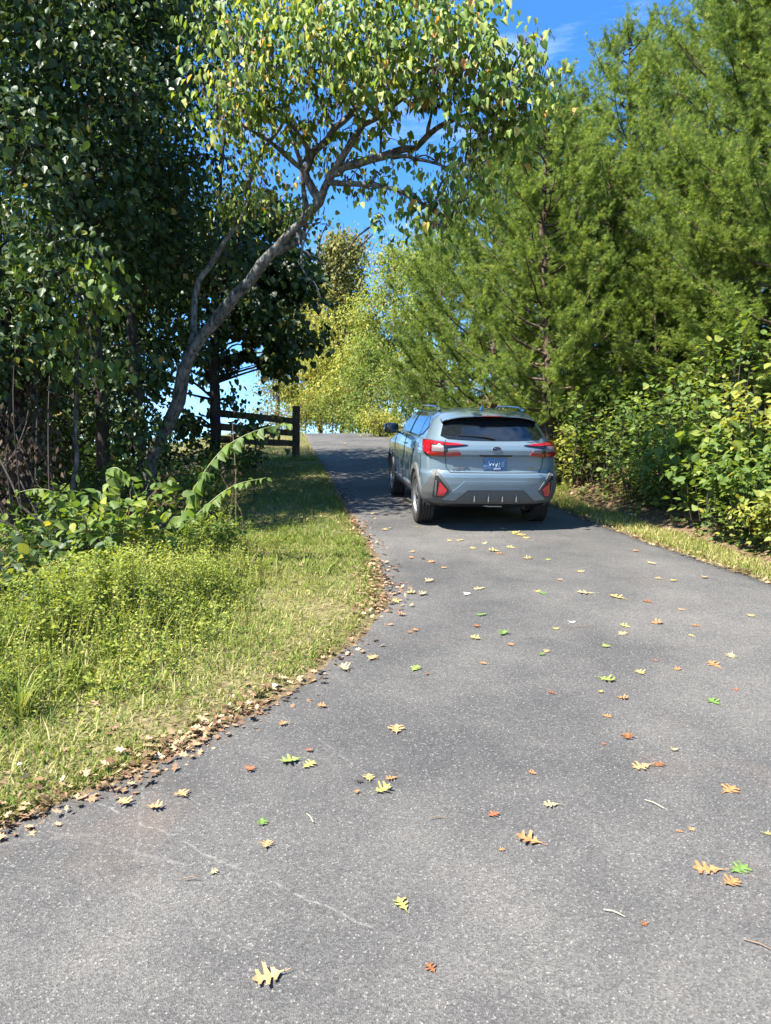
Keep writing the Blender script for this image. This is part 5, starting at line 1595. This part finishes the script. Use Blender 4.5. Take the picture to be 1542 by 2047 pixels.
# pixel, width in pixels, colour, label (None: told apart by its place among its colour)
FALL = [
 (540, 1970, 66, "tan", "large tan oak leaf at the bottom left, nearest to the camera on that side"),
 (805, 1828, 44, "olive", "olive-yellow oak leaf with its tip up, alone at bottom centre"),
 (1418, 1755, 58, "orange", "large orange-brown oak leaf, left of the cluster of three at lower right"),
 (1460, 1780, 44, "orange", "orange oak leaf below the green one in the cluster at lower right"),
 (1477, 1756, 50, "green", "green oak leaf in the cluster of three at lower right"),
 (1060, 1697, 54, "orange", "forked orange oak leaf alone, right of centre in the lower road"),
 (863, 1957, 30, "brown", "curled narrow brown leaf at the bottom centre"),
 (1103, 1621, 32, "pale", "pale curled oak leaf above the forked orange one"),
 (985, 1641, 28, "rust", "small rust-red leaf left of the pale curled one"),
 (1457, 1594, 44, "orange", "orange oak leaf near the right edge, above the cluster of three"),
 (1285, 1545, 42, "tan", "tan oak leaf touching a dark brown one at right"),
 (1316, 1541, 28, "brown", "dark brown leaf touching the tan one at right"),
 (525, 1653, 28, "green", "small dark green leaf standing alone in the lower left road"),
 (533, 1706, 30, "tan", "small tan leaf below the lone dark green one"),
 (248, 1615, 38, "tan", "tan leaf nearest the left litter edge, left of a row of three"),
 (309, 1628, 34, "tan", "tan leaf in the middle of the row of three at lower left"),
 (366, 1598, 36, "tan", "tan leaf at the right of the row of three at lower left"),
 (498, 1547, 28, "rust", "reddish-brown leaf left of the bright lime pair"),
 (583, 1531, 42, "lime", "bright lime oak leaf, left of the pair in the left road"),
 (616, 1541, 34, "olive", "olive leaf right beside the bright lime one"),
 (738, 1566, 30, "yellow", "yellow leaf at the top of the small group at road centre"),
 (763, 1591, 42, "olive", "olive oak leaf at the bottom of the small group at road centre"),
 (784, 1566, 26, "orange", "orange leaf at the right of the small group at road centre"),
 (720, 1575, 15, "dark", "small dark curled leaf left of the group at road centre"),
 (714, 1595, 16, "orange", "tiny orange scrap of leaf below the dark curled one"),
 (793, 1469, 40, "tan", "tan oak leaf alone above the small group at road centre"),
 (1256, 1483, 34, "brown", "brown leaf alone right of centre, below the small orange one"),
 (1213, 1442, 22, "orange", "small orange leaf above the lone brown one"),
 (1429, 1414, 40, "green", "bright green oak leaf lying flat toward the right edge"),
 (1104, 1395, 22, "brown", "small brown leaf near road centre, left of the big lime one"),
 (1244, 1406, 28, "orange", "orange leaf below the big lime one"),
 (1202, 1392, 20, "yellow", "small yellow leaf just under the big lime one"),
 (1212, 1367, 44, "lime", "biggest lime oak leaf right of centre"),
 (1281, 1354, 32, "yellow", "flat yellow leaf right of the biggest lime one"),
 (1353, 1347, 24, "orange", None), (1430, 1338, 40, "orange", None), (1462, 1319, 34, "pale", None), (1210, 1299, 30, "lime", None),
 (1092, 1311, 20, "tan", None), (1082, 1317, 20, "green", None), (968, 1334, 18, "orange", None), (830, 1345, 32, "lime", None), (854, 1355, 12, "brown", None),
 (1251, 1259, 28, "olive", None), (1243, 1275, 30, "pale", None), (1311, 1253, 32, "orange", None), (1393, 1258, 24, "orange", None), (1384, 1278, 18, "yellow", None), (1500, 1237, 20, "yellow", None),
 (1113, 1264, 20, "olive", None), (1006, 1274, 34, "green", None), (952, 1283, 32, "yellow", None), (1021, 1297, 22, "orange", None), (965, 1235, 28, "green", None), (953, 1258, 22, "rust", None),
 (804, 1235, 24, "orange", None), (792, 1209, 30, "yellow", None), (830, 1266, 20, "orange", None), (690, 1345, 40, "pale", None), (744, 1323, 34, "tan", None), (645, 1420, 26, "orange", None),
 (568, 1456, 20, "orange", None), (617, 1512, 18, "rust", None), (1296, 1210, 26, "brown", None), (1236, 1201, 44, "yellow", None), (1174, 1191, 44, "pale", None), (1160, 1148, 22, "yellow", None), (1053, 1122, 26, "yellow", None),
 (1095, 1124, 18, "lime", None), (989, 1106, 30, "yellow", None), (1000, 1111, 22, "orange", None), (1022, 1099, 24, "yellow", None), (944, 1101, 22, "yellow", None), (970, 1090, 20, "pale", None), (921, 1084, 22, "yellow", None), (898, 1085, 18, "yellow", None),
 (860, 1128, 22, "orange", None), (822, 1120, 18, "orange", None), (824, 1107, 14, "tan", None), (845, 1122, 13, "dark", None), (794, 1146, 12, "dark", None), (857, 1167, 28, "pale", None), (820, 1190, 28, "yellow", None), (844, 1194, 28, "pale", None),
 (960, 1182, 30, "pale", None), (933, 1194, 22, "white", None), (1076, 1188, 22, "yellow", None), (1086, 1193, 22, "green", None), (1143, 1251, 18, "white", None), (770, 1062, 20, "tan", None), (778, 1060, 14, "olive", None), (834, 1058, 14, "yellow", None),
 (900, 1060, 14, "rust", None), (1040, 1074, 40, "yellow", None), (1030, 1070, 30, "olive", None), (1050, 1080, 24, "yellow", None), (1005, 1062, 20, "pale", None), (1301, 1130, 26, "pale", None), (1318, 1162, 20, "tan", None), (1345, 1165, 22, "yellow", None),
 (1270, 1105, 18, "orange", None), (1410, 1160, 20, "tan", None), (890, 1140, 16, "tan", None), (1120, 1165, 18, "tan", None), (1365, 1225, 20, "tan", None), (1066, 1557, 18, "orange", None), (1350, 1512, 20, "pale", None), (1310, 1330, 12, "rust", None), (1472, 1388, 16, "rust", None),
 (1206, 1500, 12, "rust", None), (1290, 1863, 18, "brown", None), (1002, 1716, 16, "orange", None), (427, 1757, 20, "pale", None), (1385, 1672, 18, "tan", None), (1360, 1676, 14, "orange", None), (1535, 1680, 22, "yellow", None), (700, 930, 12, "pale", None), (735, 905, 12, "tan", None), (712, 985, 14, "pale", None), (745, 1030, 16, "pale", None), (690, 890, 30, "yellow", None)]
lr = random.Random(4)
auto = {}
made = []
for (px, py, w, col, lab) in FALL:
    p = gpt(px, py)
    depth = p[1]
    L = w / FPX * depth * (1.0 if py > 1420 else .84)
    L = max(.03, min(L, .22))
    o = bpy.data.objects.new("fallen_leaf", leaf_mesh(col, lr.randrange(5)))
    COL.objects.link(o)
    o.location = (p[0], p[1], float(base(p[1])) + .026)
    o.scale = (L, L, L)
    az = lr.uniform(0, 6.28)
    o.rotation_euler = (Matrix.Rotation(math.atan(.147), 3, 'X') @ Euler((lr.uniform(-.1, .1), lr.uniform(-.1, .1), 0)).to_matrix() @ Matrix.Rotation(az, 3, 'Z')).to_euler()
    o["category"] = "leaf"; o["group"] = "leaves fallen on the drive"
    if lab: o["label"] = lab
    else:
        zone = "in the lower picture" if py > 1420 else ("in mid road" if py > 1225 else ("on the asphalt behind the car" if py > 1050 else "on the shaded drive"))
        auto.setdefault((col, zone), []).append((px, o))
ORD = ["leftmost", "second from left", "third from left", "fourth from left", "fifth from left", "sixth from left", "seventh from left", "eighth from left", "ninth from left", "tenth from left", "eleventh from left", "twelfth from left", "thirteenth from left", "fourteenth from left", "fifteenth from left"]
NAMEC = {"tan": "tan", "orange": "orange", "olive": "olive-green", "yellow": "yellow", "pale": "pale straw", "green": "bright green", "lime": "lime green", "brown": "brown", "dark": "blackish", "rust": "rust-red", "white": "whitish"}
for (col, zone), lst in auto.items():
    lst.sort(key=lambda t: t[0])
    for k, (px, o) in enumerate(lst):
        if len(lst) == 1: o["label"] = "only small %s leaf %s" % (NAMEC[col], zone)
        else: o["label"] = "small %s leaf %s, %s of those" % (NAMEC[col], zone, "rightmost" if k == len(lst) - 1 else ORD[k])

# twigs and straws on the asphalt
M_STRAW = simple("straw", (.50, .42, .24), .6)
for px, py, L, az, mat, lab in [(1308, 1621, .09, 2.3, M_STRAW, "pale straw lying on the road at right"), (620, 1650, .07, 2.1, M_STRAW, "pale straw right of the lone dark green leaf"), (875, 1650, .07, .1, M_STEM_RED, "thin brown twig below road centre"),
                                (382, 1777, .06, .0, M_STEM_RED, "thin brown twig at the lower left"), (1228, 1848, .07, -.5, M_STRAW, "pale straw at the lower right of centre"), (1156, 1262, .16, .15, M_STEM_RED, "longer curved twig near the middle of the road"), (1520, 1910, .10, -.6, M_STEM_RED, "brown twig at the lower right edge")]:
    g = gpt(px, py)
    root = empty("twig", (g[0], g[1], float(base(g[1])) + .03))
    d = np.array([math.cos(az), math.sin(az), .147 * math.sin(az)])
    V, F = tubes([(np.array([-d * L / 2, np.array([0, .006, .004]), d * L / 2]), np.array([.002, .002, .0012]))], 5)
    link("stalk", np_mesh("stalk", V, F), mat, root)
    tag(root, lab, "twig", "twigs and straws on the road")

# two white scraps in the litter
def scrap(label, px, py, s):
    g = gpt(px, py); rng = np.random.default_rng(int(px))
    bm = bmesh.new()
    bmesh.ops.create_icosphere(bm, subdivisions=2, radius=s)
    for v in bm.verts: v.co *= rng.uniform(.6, 1.15); v.co.z *= .6
    o = link("paper_scrap", bm_mesh("paper_scrap", bm), LM["white"])
    o.location = (g[0], g[1], g[2] + s * .6 + .03)
    tag(o, label, "litter", "white scraps")
scrap("crumpled white scrap among the leaves at the left road edge", 551, 1382, .016)
scrap("small white scrap in the grass at the lower left", 40, 1543, .012)
